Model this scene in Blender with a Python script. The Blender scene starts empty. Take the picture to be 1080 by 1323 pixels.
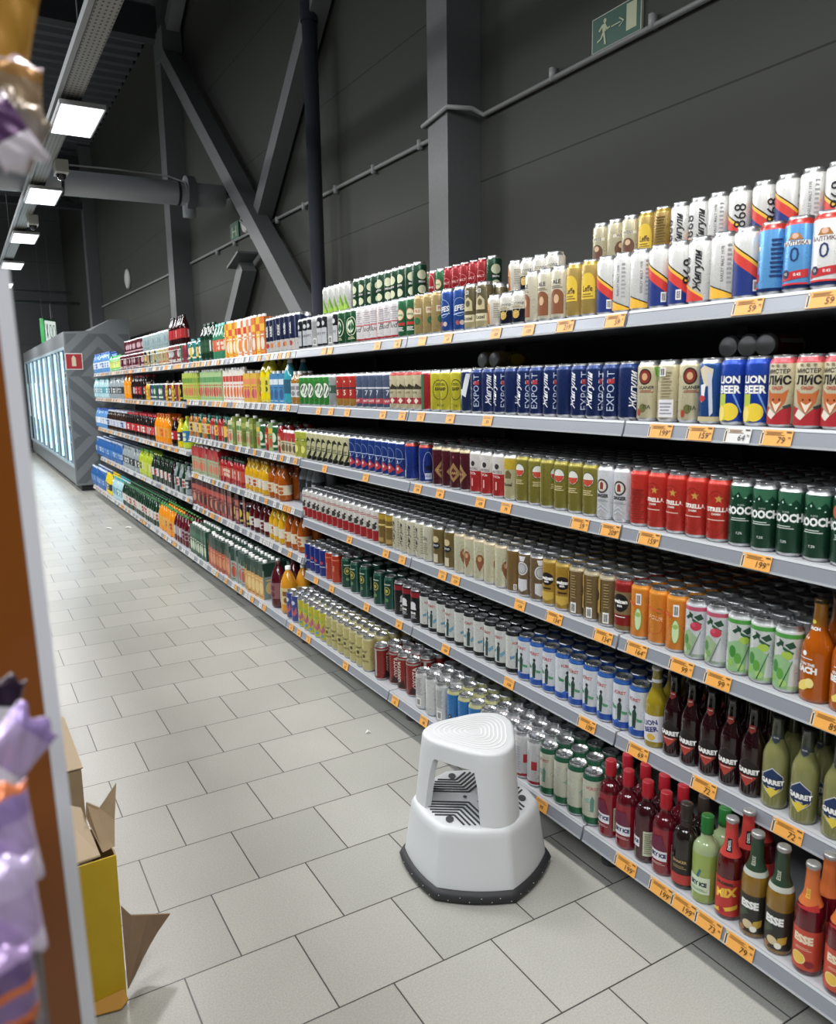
import bpy, bmesh, math, random
from mathutils import Matrix, Vector
random.seed(11)
scene = bpy.context.scene
COL = scene.collection
PI = math.pi

# ------------------------------------------------------------------ camera
F, YAW, PIT, ROL = 1003.3, 0.52722, -0.1656, -0.01594
_cy, _sy, _cp, _sp = math.cos(YAW), math.sin(YAW), math.cos(PIT), math.sin(PIT)
FW = Vector((_sy*_cp, _cy*_cp, _sp)); _r = Vector((_cy, -_sy, 0)); _u = _r.cross(FW)
RT = _r*math.cos(ROL) + _u*math.sin(ROL); UP = -_r*math.sin(ROL) + _u*math.cos(ROL)
EYE = Vector((0, 0, 1.5))
cd = bpy.data.cameras.new('camera'); cam = bpy.data.objects.new('camera', cd); COL.objects.link(cam)
cd.sensor_fit = 'HORIZONTAL'; cd.sensor_width = 36; cd.lens = F/1080*36; cd.clip_start = 0.02; cd.clip_end = 100
M = Matrix((RT, UP, -FW)).transposed().to_4x4(); M.translation = EYE; cam.matrix_world = M
scene.camera = cam
cd.dof.use_dof = True; cd.dof.focus_distance = 3.2; cd.dof.aperture_fstop = 7.0

def at(ax, val, u, v):
    "world point where the line of sight through photo pixel (u, v) meets the plane axis = val"
    d = FW + RT*((u-540)/F) - UP*((v-661.5)/F)
    return EYE + d*((val-EYE[ax])/d[ax])

# ------------------------------------------------------------------ world, lamps, exposure
w = bpy.data.worlds.new('world'); scene.world = w; w.use_nodes = True
w.node_tree.nodes['Background'].inputs[0].default_value = (0.75, 0.85, 1, 1)
w.node_tree.nodes['Background'].inputs[1].default_value = 0.0
scene.view_settings.view_transform = 'Standard'; scene.view_settings.look = 'None'
scene.view_settings.exposure = 0.0; scene.view_settings.gamma = 1; scene.view_settings.use_curve_mapping = False
PANEL_W = 37.0        # power of one ceiling panel
FILL_W = 150.0         # base power of the added fill lamps, which stand out of view
PANEL_Z = 3.12
scene.cycles.max_bounces = 6; scene.cycles.diffuse_bounces = 3; scene.cycles.glossy_bounces = 3
scene.cycles.transmission_bounces = 4; scene.cycles.transparent_max_bounces = 6
scene.cycles.sample_clamp_indirect = 4

# ------------------------------------------------------------------ materials
MATS = {}
def lin(c): return c/12.92 if c <= 0.04045 else ((c+0.055)/1.055)**2.4
def rgb(h):
    if isinstance(h, str):
        h = h.lstrip('#'); return tuple(lin(int(h[i:i+2], 16)/255) for i in (0, 2, 4)) + (1,)
    return tuple(h) + ((1,) if len(h) == 3 else ())
def mat(h, rough=0.4, metal=0.0, kind='paint', **k):
    key = (h, rough, metal, kind, tuple(sorted(k.items())))
    if key in MATS: return MATS[key]
    m = bpy.data.materials.new(kind+'_'+str(len(MATS))); m.use_nodes = True; MATS[key] = m
    nt = m.node_tree; N = nt.nodes; L = nt.links; b = N['Principled BSDF']
    b.inputs['Roughness'].default_value = rough; b.inputs['Metallic'].default_value = metal
    b.inputs['Base Color'].default_value = rgb(h)
    tc = N.new('ShaderNodeTexCoord'); no = N.new('ShaderNodeTexNoise'); no.inputs['Scale'].default_value = k.get('ns', 60)
    L.new(tc.outputs['Object'], no.inputs['Vector'])
    mr = N.new('ShaderNodeMapRange'); mr.inputs[3].default_value = max(0, rough-0.06); mr.inputs[4].default_value = min(1, rough+0.08)
    L.new(no.outputs['Fac'], mr.inputs[0]); L.new(mr.outputs[0], b.inputs['Roughness'])
    if 'var' in k:      # slight colour mottling of the material itself
        mx = N.new('ShaderNodeMix'); mx.data_type = 'RGBA'; mx.inputs[6].default_value = rgb(h)
        mx.inputs[7].default_value = rgb(k['var']); L.new(no.outputs['Fac'], mx.inputs[0]); L.new(mx.outputs[2], b.inputs['Base Color'])
    if 'bump' in k:
        bp = N.new('ShaderNodeBump'); bp.inputs['Strength'].default_value = k['bump']; bp.inputs['Distance'].default_value = 0.002
        L.new(no.outputs['Fac'], bp.inputs['Height']); L.new(bp.outputs[0], b.inputs['Normal'])
    if 'trans' in k:
        b.inputs['Transmission Weight'].default_value = k['trans']; b.inputs['IOR'].default_value = k.get('ior', 1.45)
    if 'emit' in k:
        b.inputs['Emission Color'].default_value = rgb(h); b.inputs['Emission Strength'].default_value = k['emit']
    if 'coat' in k: b.inputs['Coat Weight'].default_value = k['coat']; b.inputs['Coat Roughness'].default_value = 0.08
    return m
def tone(h):
    "printed inks are a little duller than the nominal colour"
    r, g, b, _ = rgb(h); l = .3*r+.55*g+.15*b
    return tuple(round((c*.93+l*.07)*.84, 5) for c in (r, g, b))
def ink(h): return mat(tone(h), 0.38, 0.0, 'print')
def tin(h): return mat(tone(h), 0.28, 0.35, 'lacquered_tin')
def steel(h='c8cacc', r=0.28): return mat(h, r, 0.9, 'metal')
def glassy(h, t=0.0): return mat(h, 0.07, 0.0, 'glass', trans=t) if t else mat(h, 0.07, 0.0, 'glass', coat=0.5)

# ------------------------------------------------------------------ mesh helpers
def finish(name, bm, mats, parent=None, smooth=None, loc=None, rotz=0):
    me = bpy.data.meshes.new(name)
    if smooth is not None:
        for f in bm.faces: f.smooth = True
        for e in bm.edges:
            if len(e.link_faces) == 2 and e.calc_face_angle(0) > smooth: e.smooth = False
    bm.to_mesh(me); bm.free()
    for m in mats: me.materials.append(m)
    o = bpy.data.objects.new(name, me); COL.objects.link(o)
    if parent: o.parent = parent
    if loc is not None: o.location = loc
    o.rotation_euler.z = rotz
    return o
def empty(name, loc=(0, 0, 0), rotz=0):
    o = bpy.data.objects.new(name, None); COL.objects.link(o); o.location = loc; o.rotation_euler.z = rotz
    o.empty_display_size = 0.05
    return o
USED = {}
def tag(o, label=None, cat=None, group=None, kind=None):
    if label:
        o['label'] = label; USED.setdefault(label, []).append(o.name)
    if cat: o['category'] = cat
    if group: o['group'] = group
    if kind: o['kind'] = kind
    return o
def box(bm, x0, x1, y0, y1, z0, z1, mi=0):
    v = [bm.verts.new((x, y, z)) for x in (x0, x1) for y in (y0, y1) for z in (z0, z1)]
    fs = []
    for q in ((0, 1, 3, 2), (4, 6, 7, 5), (0, 4, 5, 1), (2, 3, 7, 6), (0, 2, 6, 4), (1, 5, 7, 3)):
        f = bm.faces.new([v[i] for i in q]); f.material_index = mi; fs.append(f)
    return v, fs
def bevel(bm, w, seg=2, angle=0.6):
    es = [e for e in bm.edges if len(e.link_faces) == 2 and e.calc_face_angle(0) > angle]
    bmesh.ops.bevel(bm, geom=es, offset=w, segments=seg, profile=0.7, affect='EDGES', clamp_overlap=True)
def lathe(bm, prof, seg=24, mis=None, cx=0, cy=0):
    "prof: list of (r, z) bottom to top; mis: material index per segment"
    rings = []
    for r, z in prof:
        if r < 1e-6: rings.append([bm.verts.new((cx, cy, z))])
        else: rings.append([bm.verts.new((cx+r*math.cos(2*PI*i/seg), cy+r*math.sin(2*PI*i/seg), z)) for i in range(seg)])
    for k in range(len(rings)-1):
        a, b = rings[k], rings[k+1]; mi = mis[k] if mis else 0
        for i in range(seg):
            j = (i+1) % seg
            if len(a) == 1 and len(b) == 1: continue
            if len(a) == 1: f = bm.faces.new((a[0], b[j], b[i]))
            elif len(b) == 1: f = bm.faces.new((a[i], a[j], b[0]))
            else: f = bm.faces.new((a[i], a[j], b[j], b[i]))
            f.material_index = mi
def tube(bm, pts, r, seg=10, mi=0, cap=True):
    pts = [Vector(p) for p in pts]; rings = []
    for i, p in enumerate(pts):
        d = (pts[min(i+1, len(pts)-1)]-pts[max(i-1, 0)]).normalized()
        a = d.cross(Vector((0, 0, 1)));
        if a.length < 1e-3: a = d.cross(Vector((1, 0, 0)))
        a.normalize(); b = d.cross(a)
        rings.append([bm.verts.new(p+(a*math.cos(2*PI*k/seg)+b*math.sin(2*PI*k/seg))*r) for k in range(seg)])
    for a, b in zip(rings, rings[1:]):
        for k in range(seg):
            f = bm.faces.new((a[k], a[(k+1) % seg], b[(k+1) % seg], b[k])); f.material_index = mi
    if cap:
        for q in (rings[0], rings[-1]):
            f = bm.faces.new(q); f.material_index = mi
def bar(bm, p, q, wdt, hgt, up=(0, 0, 1), mi=0):
    "rectangular bar from p to q, wdt across, hgt along up"
    p, q = Vector(p), Vector(q); d = (q-p).normalized(); a = d.cross(Vector(up)).normalized(); b = a.cross(d)
    vs = []
    for c in (p, q):
        for s, t in ((-1, -1), (1, -1), (1, 1), (-1, 1)): vs.append(bm.verts.new(c+a*(s*wdt/2)+b*(t*hgt/2)))
    for qd in ((0, 1, 2, 3), (7, 6, 5, 4), (0, 4, 5, 1), (1, 5, 6, 2), (2, 6, 7, 3), (3, 7, 4, 0)):
        f = bm.faces.new([vs[i] for i in qd]); f.material_index = mi

# ------------------------------------------------------------------ lettering and printed shapes (2-D, metres)
TXT = {}
def txt2d(s, size, rot=0, shear=0.0, bold=0.0, wide=1.0):
    key = (s, shear, bold)
    if key not in TXT:
        c = bpy.data.curves.new('t', 'FONT'); c.body = s; c.resolution_u = 2; c.shear = shear; c.offset = bold
        c.align_x = 'CENTER'; c.align_y = 'CENTER'
        o = bpy.data.objects.new('t', c); COL.objects.link(o)
        dg = bpy.context.evaluated_depsgraph_get(); me = bpy.data.meshes.new_from_object(o.evaluated_get(dg))
        TXT[key] = ([(v.co.x, v.co.y) for v in me.vertices], [tuple(p.vertices) for p in me.polygons])
        bpy.data.objects.remove(o); bpy.data.curves.remove(c); bpy.data.meshes.remove(me)
    vs, fs = TXT[key]; ca, sa = math.cos(rot), math.sin(rot)
    return [((x*wide*ca-y*sa)*size, (x*wide*sa+y*ca)*size) for x, y in vs], fs
def shape2d(d):
    "decal description -> verts2d, faces, colour"
    t = d[0]
    mm = 0.001
    if t == 'rect':
        _, u0, u1, v0, v1, c = d
        return [(u0*mm, v0*mm), (u1*mm, v0*mm), (u1*mm, v1*mm), (u0*mm, v1*mm)], [(0, 1, 2, 3)], c
    if t == 'poly':
        _, pts, c = d
        return [(a*mm, b*mm) for a, b in pts], [tuple(range(len(pts)))], c
    if t == 'ell':
        _, u, v, ru, rv, c = d; n = 20
        return [((u+ru*math.cos(2*PI*i/n))*mm, (v+rv*math.sin(2*PI*i/n))*mm) for i in range(n)], [tuple(range(n))], c
    if t == 'ring':
        _, u, v, ru, rv, wd, c = d; n = 24; vs = []; fs = []
        for i in range(n):
            a = 2*PI*i/n
            vs += [((u+ru*math.cos(a))*mm, (v+rv*math.sin(a))*mm), ((u+(ru-wd)*math.cos(a))*mm, (v+(rv-wd)*math.sin(a))*mm)]
        for i in range(n):
            j = (i+1) % n; fs.append((2*i, 2*j, 2*j+1, 2*i+1))
        return vs, fs, c
    if t == 'star':
        _, u, v, r, c = d
        vs = [((u+(r if i % 2 == 0 else r*.42)*math.sin(PI*i/5))*mm, (v+(r if i % 2 == 0 else r*.42)*math.cos(PI*i/5))*mm) for i in range(10)]
        vs.append((u*mm, v*mm)); return vs, [(i, (i+1) % 10, 10) for i in range(10)], c
    if t == 'txt':
        _, s, u, v, size, c = d[:6]; o = d[6] if len(d) > 6 else {}
        vs, fs = txt2d(s, size*mm, o.get('rot', 0)*PI/180, o.get('shear', 0), o.get('bold', 0.015), o.get('wide', 1))
        return [(a+u*mm, b+v*mm) for a, b in vs], fs, c
    raise ValueError(t)
def expand(decals):
    out = []
    for d in decals:
        if d[0] == 'bar':           # bar code: white patch with dark lines
            _, u, v, wd, hg = d
            out.append(('rect', u-wd/2, u+wd/2, v-hg/2, v+hg/2, 'f2f2ee'))
            for k in range(7):
                x = u-wd/2+wd*(.12+.11*k); out.append(('rect', x, x+wd*(.03+.025*(k % 3)), v-hg*.36, v+hg*.36, '2a2a2e'))
        elif d[0] == 'lines':       # a paragraph of small print
            _, u0, u1, v0, v1, n, c = d
            for k in range(n):
                v = v0+(v1-v0)*(k+.5)/n; h = (v1-v0)/n*.22; s = (k*37 % 10)/10*.25*(u1-u0)
                out.append(('rect', u0+s*.3, u1-s, v-h, v+h, c))
        elif d[0] == 'twice':       # printed on both faces of a can
            for sh in (0, d[1]):
                for e in d[2]:
                    e = list(e)
                    if e[0] == 'rect': e[1] += sh; e[2] += sh
                    elif e[0] == 'poly': e[1] = [(a+sh, b) for a, b in e[1]]
                    elif e[0] == 'txt': e[2] += sh
                    elif e[0] == 'lines': e[1] += sh; e[2] += sh
                    else: e[1] += sh
                    out += expand([tuple(e)])
        else: out.append(d)
    return out
def rad_at(prof, z):
    for (r0, z0), (r1, z1) in zip(prof, prof[1:]):
        if z0 <= z <= z1 and z1 > z0: return r0+(r1-r0)*(z-z0)/(z1-z0)
    return prof[0][0] if z < prof[0][1] else prof[-1][0]
def apply_decals(bm, decals, mats, mapf, step=0.006, vcuts=(), off0=0.0002):
    for k, d in enumerate(expand(decals)):
        vs, fs, c = shape2d(d); m = ink(c)
        if m not in mats: mats.append(m)
        mi = mats.index(m)
        t = bmesh.new(); tv = [t.verts.new((a, b, 0)) for a, b in vs]
        for f in fs:
            try: t.faces.new([tv[i] for i in f])
            except ValueError: pass
        if step:
            lo = min(a for a, b in vs); hi = max(a for a, b in vs); x = math.floor(lo/step)*step+step
            while x < hi:
                bmesh.ops.bisect_plane(t, geom=t.verts[:]+t.edges[:]+t.faces[:], plane_co=(x, 0, 0), plane_no=(1, 0, 0), dist=1e-6)
                x += step
        for z in vcuts:
            bmesh.ops.bisect_plane(t, geom=t.verts[:]+t.edges[:]+t.faces[:], plane_co=(0, z, 0), plane_no=(0, 1, 0), dist=1e-6)
        off = off0+0.00012*k; mp = {}
        for v in t.verts: mp[v] = bm.verts.new(mapf(v.co.x, v.co.y, off))
        for f in t.faces:
            try:
                g = bm.faces.new([mp[v] for v in f.verts]); g.material_index = mi
            except ValueError: pass
        t.free()
def wrapmap(prof, r0, z_off=0):
    def f(u, v, off):
        r = rad_at(prof, v)+off; a = PI+u/r0
        return (r*math.cos(a), r*math.sin(a), v+z_off)
    return f

# ------------------------------------------------------------------ products: designs
DES = {}
def can(name, look, base, decals=(), top='silver', bands=(), kind='beer_can', cat='can', shape='can', tb=None):
    DES[name] = dict(type='can', look=look, base=base, decals=list(decals), top=top, bands=list(bands), kind=kind, cat=cat, shape=shape, tb=tb)
def bottle(name, look, shape, body, neck=None, cap='222222', label=(), neckdec=(), kind='glass_bottle', cat='bottle', fill=None, foil=None):
    DES[name] = dict(type='bottle', look=look, shape=shape, body=body, neck=neck or body, cap=cap, label=list(label), kind=kind, cat=cat, fill=fill, foil=foil, neckdec=list(neckdec))
def carton(name, look, size, base, decals=(), cap='ffffff', top=None, kind='juice_carton', cat='carton', side=None, bands=()):
    DES[name] = dict(type='carton', look=look, size=size, base=base, decals=list(decals), cap=cap, top=top, kind=kind, cat=cat, side=side or base, bands=list(bands))

V90 = dict(rot=90)
SC = dict(rot=90, shear=0.45, bold=0.02)
LT, DK = 'f4f4f0', '1c1c20'
stripe = [('poly', [(-48, 138), (46, 66), (46, 8), (-48, 8)], '17307c'), ('poly', [(-48, 138), (46, 66), (46, 30), (-48, 102)], 'd8342a'),
          ('poly', [(-48, 138), (46, 66), (46, 56), (-48, 128)], 'f2b922'), ('poly', [(-48, 141), (46, 69), (46, 65), (-48, 137)], DK), ('bar', 24, 30, 14, 26)]
can('diag868', 'white can with slanting yellow, red and blue stripes', 'f1f1ee',
    stripe+[('txt', '868', 50, 88, 44, DK, dict(rot=90, bold=0.0)), ('txt', 'Жигули', 86, 80, 27, DK, SC),
            ('poly', [(46, 50), (100, 14), (100, 8), (46, 8)], 'd8342a'), ('poly', [(46, 56), (100, 20), (100, 14), (46, 50)], 'f2b922')])
can('diagback', 'white can with vertical grey print and striped foot', 'f1f1ee',
    [('txt', 'BARLEY MALT 1978', 0, 90, 10, '77777c', V90), ('lines', 10, 22, 40, 140, 9, 'a0a0a4'), ('poly', [(-34, 40), (34, 12), (34, 8), (-34, 8)], 'f2b922'),
     ('poly', [(-34, 43), (34, 15), (34, 12), (-34, 40)], DK)]+[('txt', '868', 78, 80, 50, DK, dict(rot=90, bold=0))])
balt = lambda a, b: [('rect', -34, 34, 104, 114, 'eef0f0'), ('txt', 'БАЛТИКА', 0, 108, 12, '5a2a1c', dict(bold=.03)), ('poly', [(-18, 116), (-8, 130), (8, 130), (18, 116)], 'b4773a'), ('ell', 0, 124, 7, 6, 'e6b8a0'),
     ('txt', '0', 0, 82, 46, a, dict(bold=0.0)), ('poly', [(-30, 44), (32, 52), (32, 34), (-30, 26)], 'c9222b'), ('txt', '0.45', 8, 40, 9, LT), ('ell', -18, 42, 9, 10, '232a4c'), ('rect', -32, 32, 18, 22, 'd8232b'),
     ('txt', '12', -18, 42, 8, LT), ('lines', 60, 90, 40, 130, 9, b), ('bar', 100, 40, 14, 28)]
can('baltblue', 'light blue zero beer can with red rim', '5ba3e0', balt('20386e', '20386e'), top='tin', tb='d23c36', bands=[(8, 18, '20386e')])
can('baltwhite', 'white zero beer can with red rim', 'f0f0ee', balt('20386e', '777777'), top='tin', tb='d23c36', bands=[(8, 18, '20386e')])
can('football', 'white beer can with red rim and football', 'f0f0ee', [('ell', 0, 38, 15, 15, 'ffffff'), ('ring', 0, 38, 15, 15, 1.5, DK), ('star', 0, 38, 7, DK), ('ell', -10, 45, 3, 3, DK), ('ell', 10, 45, 3, 3, DK), ('ell', 0, 27, 3, 3, DK),
     ('poly', [(10, 108), (34, 114), (34, 100), (10, 96)], 'c9222b'), ('lines', 8, 34, 60, 92, 4, '20386e'), ('txt', 'БАЛТИКА', 60, 120, 12, '5a2a1c'), ('lines', -34, -14, 30, 140, 10, '9a9aa0')], top='tin', tb='d23c36', bands=[(8, 20, '20386e')])
can('gold', 'golden beer can with yellow arch label', 'bfa050', [('twice', 104, [('ell', 0, 95, 24, 34, 'e8c322'), ('rect', -24, 24, 52, 92, 'e8c322'), ('txt', 'Leffe', 0, 82, 24, '5a3a10', dict(bold=.03, wide=.7)), ('lines', -18, 18, 56, 70, 2, '8a6a20')])], top='tin', tb='c9a83c')
can('goldback', 'golden beer can turned to its bar code', 'a5873e', [('bar', 0, 36, 20, 30), ('lines', -16, 16, 60, 140, 10, '6e5620'), ('ell', 52, 95, 24, 34, 'e8c322')], top='tin', tb='b8983c')
can('cream', 'cream beer can with brown round picture', 'cfc6a4', [('ell', 0, 70, 22, 26, '6a4632'), ('ell', 0, 82, 9, 9, 'd8b890'), ('rect', -28, 28, 108, 118, 'e8e2cc'), ('txt', 'WEISS', 0, 113, 12, '3a2a20'), ('lines', 50, 90, 20, 140, 10, '9a9070')])
can('creambrown', 'cream can with white label and brown arch', 'e4ddc4', [('twice', 104, [('rect', -24, 24, 20, 74, '8a5230'), ('ell', 0, 74, 24, 22, '8a5230'), ('ell', 0, 66, 9, 14, 'd9b48c'), ('txt', 'ALE', 0, 118, 18, '3a3040'), ('lines', -20, 20, 98, 108, 2, '7a6a50')])])
can('whitegold', 'white and gold beer can with dark foot', 'e9e6da', [('txt', 'Corona', 0, 112, 18, '20263e', dict(bold=0, shear=.2)), ('ell', 0, 56, 14, 14, 'd0a848'), ('ring', 0, 56, 17, 17, 1.5, 'e8d8a0'), ('lines', -24, 24, 86, 100, 2, '9a8a50')], bands=[(8, 78, '1c2233')], shape='short')
can('amberwhite', 'white can with orange flame side', 'efe9dc', [('poly', [(-30, 20), (0, 20), (-6, 120), (-20, 150), (-30, 120)], 'd8923c'), ('poly', [(-20, 20), (-4, 20), (-10, 90), (-20, 100)], '8a4a1c'), ('lines', 12, 34, 50, 130, 7, 'aaa28e')], shape='short')
can('goatkhaki', 'khaki brown beer can with pale goat emblem', '6b6040', [('twice', 104, [('poly', [(-22, 70), (-14, 108), (4, 120), (20, 104), (22, 70)], 'cbbf92'), ('ell', 2, 96, 10, 12, '6b6040'), ('rect', -28, 28, 30, 56, 'd8cfa8'), ('txt', 'Kozel', 0, 43, 18, '3a3420', dict(bold=.03)), ('bar', 0, 136, 14, 14)])], bands=[(8, 56, 'c4b988')])
can('efes', 'bright blue beer can with white lettering', '2a55a8', [('twice', 104, [('txt', 'EFES', 0, 88, 27, LT, dict(rot=8, shear=.2, bold=.03)), ('poly', [(-30, 66), (30, 76), (30, 72), (-30, 62)], 'c0d0ee'), ('ring', 0, 92, 30, 34, 2, '9ab4e0'), ('ell', -8, 34, 9, 9, 'a05050'), ('ell', 10, 34, 9, 9, 'c8b8b8')])])
can('goldcream', 'cream gold beer can with coloured label', 'b89f66', [('twice', 104, [('rect', -20, 20, 88, 112, 'd8d0b0'), ('txt', 'PILS', 0, 100, 16, 'b83a28'), ('ell', 0, 60, 15, 15, '2d6a3c'), ('bar', 40, 40, 12, 34)])], top='tin', tb='b89f66')
can('greencarl', 'green beer can with round pale label', '2e7448', [('twice', 104, [('ell', 0, 96, 22, 24, 'd8d2a8'), ('ring', 0, 96, 22, 24, 2.5, 'c04034'), ('txt', 'lsberg', 0, 96, 12, '1d5a34'), ('rect', -24, 24, 52, 64, 'b82c28'), ('lines', -20, 20, 28, 46, 3, LT)])])
can('bud', 'white and red beer can with script', 'e8e4e4', [('twice', 104, [('txt', 'Bud', -4, 60, 34, '2c2c38', dict(shear=.3, bold=0)), ('lines', -30, 30, 84, 140, 6, 'b0a8b0'), ('rect', -34, 34, 76, 80, 'c93a44')]), ('rect', -54, -48, 8, 150, 'c93a44'), ('rect', 46, 52, 8, 150, 'c93a44')], bands=[(8, 18, 'c93a44')])
can('carlsleaf', 'green can with large white leaf', '1d5a34', [('twice', 104, [('ring', 0, 84, 26, 44, 3, 'e8e4c8'), ('ell', -4, 84, 16, 30, 'dfe8cc'), ('poly', [(-16, 80), (0, 108), (14, 80), (0, 60)], '1d5a34'), ('lines', -16, 16, 22, 36, 2, 'd8d8b0')])])
can('darkcan', 'black and silver can with grey panel', '23272c', [('rect', -24, 24, 20, 100, 'b9bcc0'), ('txt', 'DRY', 0, 70, 18, '2a2a30'), ('ell', 0, 122, 12, 12, 'c8ccd0'), ('rect', 50, 90, 30, 120, '8a9298')])
can('heindark', 'dark green beer can with oval label', '1f4a32', [('twice', 104, [('ell', 0, 112, 22, 20, 'cfd2b0'), ('rect', -30, 30, 74, 90, '0f2a1c'), ('txt', 'BREW', 0, 82, 12, LT), ('ell', 0, 50, 20, 18, 'cfd2b0')])])
can('limewhite', 'white can with lime green leaf pattern', 'dedfdb', [('twice', 104, [('poly', [(-32, 30), (0, 110), (0, 70), (-14, 30)], '8ab822'), ('poly', [(32, 30), (0, 110), (0, 80), (14, 30)], '6a9a1c'), ('ell', 0, 36, 20, 20, '9cc63c')])], kind='cocktail_can')
can('redcan', 'dark red beer can with round badge', 'a8202a', [('twice', 104, [('ring', 0, 90, 24, 26, 2, 'd87a78'), ('txt', 'MALT', 0, 92, 15, 'e8b0a8'), ('bar', 10, 30, 26, 26)])], top='tin', tb='a8202a')
can('redgreen', 'red and green can with rounded label', 'b8262c', [('poly', [(14, 8), (50, 8), (50, 150), (14, 150), (22, 80)], '2c6a44'), ('ring', -4, 86, 22, 60, 2, 'e8d8c8'), ('txt', 'sberg', -4, 90, 14, 'e8d8d8')])
can('zhexport', 'navy blue beer can with white script', '1b2f66', [('txt', 'Жигули', -10, 84, 29, 'eef0f6', SC), ('txt', 'EXPORT', 30, 84, 32, 'b8c4dc', dict(rot=90, bold=0.0)), ('rect', 20, 40, 106, 120, 'b8323a'), ('rect', 62, 82, 20, 148, '2e4780'), ('bar', 96, 30, 12, 30), ('lines', 64, 80, 70, 130, 7, '8090b8')], top='tin', tb='24407c')
can('paul', 'cream wheat beer can with red portrait medal', 'ddd3ac', [('ell', 0, 124, 19, 22, '8a2e22'), ('ring', 0, 124, 19, 22, 4, '3c2a24'), ('ell', 0, 124, 8, 10, 'd8a878'), ('txt', 'ULANER', 4, 94, 12, '2a2a2a'), ('lines', -16, 26, 80, 88, 2, 'a8503a'), ('ell', -4, 38, 10, 12, '6a6a3a'), ('txt', 'ПА', 8, 40, 14, '2c3a1c'), ('ell', -16, 26, 6, 10, 'a8402c'),
     ('poly', [(26, 150), (52, 150), (48, 112), (30, 130)], '6aa83c'), ('lines', 60, 92, 60, 140, 10, 'a89e78'), ('rect', 56, 96, 14, 62, 'e4e4e8'), ('lines', 60, 92, 20, 56, 4, '9a9aa8'), ('bar', 66, 136, 18, 24)], top='silver')
can('bluefig', 'blue beer can with white dancing figure', '27589c', [('poly', [(-26, 140), (-10, 150), (14, 140), (10, 100), (-6, 96)], 'd8cdb0'), ('poly', [(-20, 100), (-4, 104), (-8, 60), (-16, 56)], 'e8e8e8'), ('poly', [(0, 130), (10, 132), (16, 30), (8, 20)], 'c8ccd8'), ('ell', -14, 66, 10, 8, 'c03a34'), ('rect', -34, 34, 8, 20, 'c9b98a')])
can('lemonbeer', 'blue beer can with lemon picture', '1846b4', [('rect', -34, 40, 84, 124, '12307c'), ('txt', 'LION', -2, 112, 24, LT, dict(bold=.04)), ('txt', 'BEER', -2, 88, 26, LT, dict(bold=.04)), ('rect', -30, -8, 12, 78, 'b8c83a'), ('ell', 2, 34, 22, 22, 'f0d21c'), ('ell', -20, 30, 12, 20, 'f4e070'), ('ring', -20, 30, 12, 20, 2, 'f0d21c'), ('poly', [(8, 78), (30, 30), (32, 34), (12, 80)], '6a9ae0')], top='tin', tb='1d4ec4')
can('foxcider', 'cream cider can with red fox picture', 'e3d9b6', [('txt', 'МИСТЕР', 0, 130, 13, '2a2320', dict(bold=.03)), ('txt', 'ЛИС', 2, 109, 26, '1c1816', dict(bold=.05)), ('txt', 'СИДР', 0, 92, 9, 'b8402c', dict(bold=.04)), ('poly', [(-26, 90), (-20, 60), (0, 34), (20, 60), (26, 90), (12, 80), (-12, 80)], 'c4662c'), ('poly', [(-12, 62), (0, 36), (12, 62), (0, 54)], 'f0e0c8'),
     ('poly', [(-34, 8), (34, 8), (34, 52), (16, 46), (0, 32), (-16, 46), (-34, 52)], 'b3202c'), ('poly', [(-16, 46), (0, 32), (-10, 20), (-26, 30)], 'e8e0d0'), ('poly', [(14, 50), (32, 56), (32, 48), (18, 44)], '3c4440'), ('ell', -7, 66, 1.8, 2.2, DK), ('ell', 7, 66, 1.8, 2.2, DK), ('ell', -14, 144, 4, 3, '8a8066'), ('ell', 0, 144, 4, 3, '8a8066'), ('ell', 14, 144, 4, 3, '8a8066'),
     ('lines', 60, 92, 30, 140, 10, '9a8a6a')], top='tin', tb='d8545c', kind='cider_can')
can('yellowring', 'yellow beer can with black ring emblem', 'd9cf1e', [('twice', 104, [('ring', 0, 88, 27, 40, 3, '3a3a20'), ('txt', 'БИР', 0, 90, 16, '2a2a1c', dict(bold=.04)), ('lines', -14, 14, 104, 114, 2, '3a3a20'), ('txt', '4.5', 0, 26, 12, '3a3a20')])])
can('navyleaf', 'navy and white patterned beer can', '22345f', [('poly', [(-30, 8), (-10, 70), (10, 60), (30, 148), (12, 148), (-6, 90), (-20, 90), (-34, 30)], 'e0e4ea'), ('lines', 40, 90, 20, 140, 8, '9aa8c8')])
can('creamband', 'cream beer can with wide red band', 'ded4ae', [('twice', 104, [('poly', [(-30, 96), (-18, 108), (-4, 100), (6, 114), (30, 98), (30, 90), (-30, 90)], '3a3426'), ('txt', 'LIVE', 0, 76, 12, '6a5430'), ('rect', -34, 34, 28, 54, 'a8283a'), ('poly', [(-6, 42), (6, 54), (18, 42), (6, 28)], 'e8dcc8')])], top='tin', tb='b83c34')
can('greyseven', 'slate grey beer can with red foot', '5a6886', [('twice', 104, [('rect', -34, 34, 92, 100, 'c8ccd8'), ('txt', '7', 0, 72, 34, 'e4e6ee', dict(bold=0)), ('poly', [(-34, 22), (34, 26), (34, 50), (-34, 44)], 'b84450'), ('txt', 'БАЛТ', 0, 36, 12, LT)])])
can('redfive', 'red beer can with number five', 'c63228', [('twice', 104, [('rect', -34, 34, 92, 100, '30303c'), ('txt', '5', 0, 72, 36, 'f0d8c0', dict(bold=.02)), ('ell', 0, 128, 5, 5, 'e8d0b0')])], bands=[(8, 44, 'b88a3a')])
can('silvertwo', 'silver and green beer can', 'a8b0b0', [('twice', 104, [('rect', -34, 34, 70, 110, '3a5a4c'), ('txt', '3', 0, 90, 24, LT)])])
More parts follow.
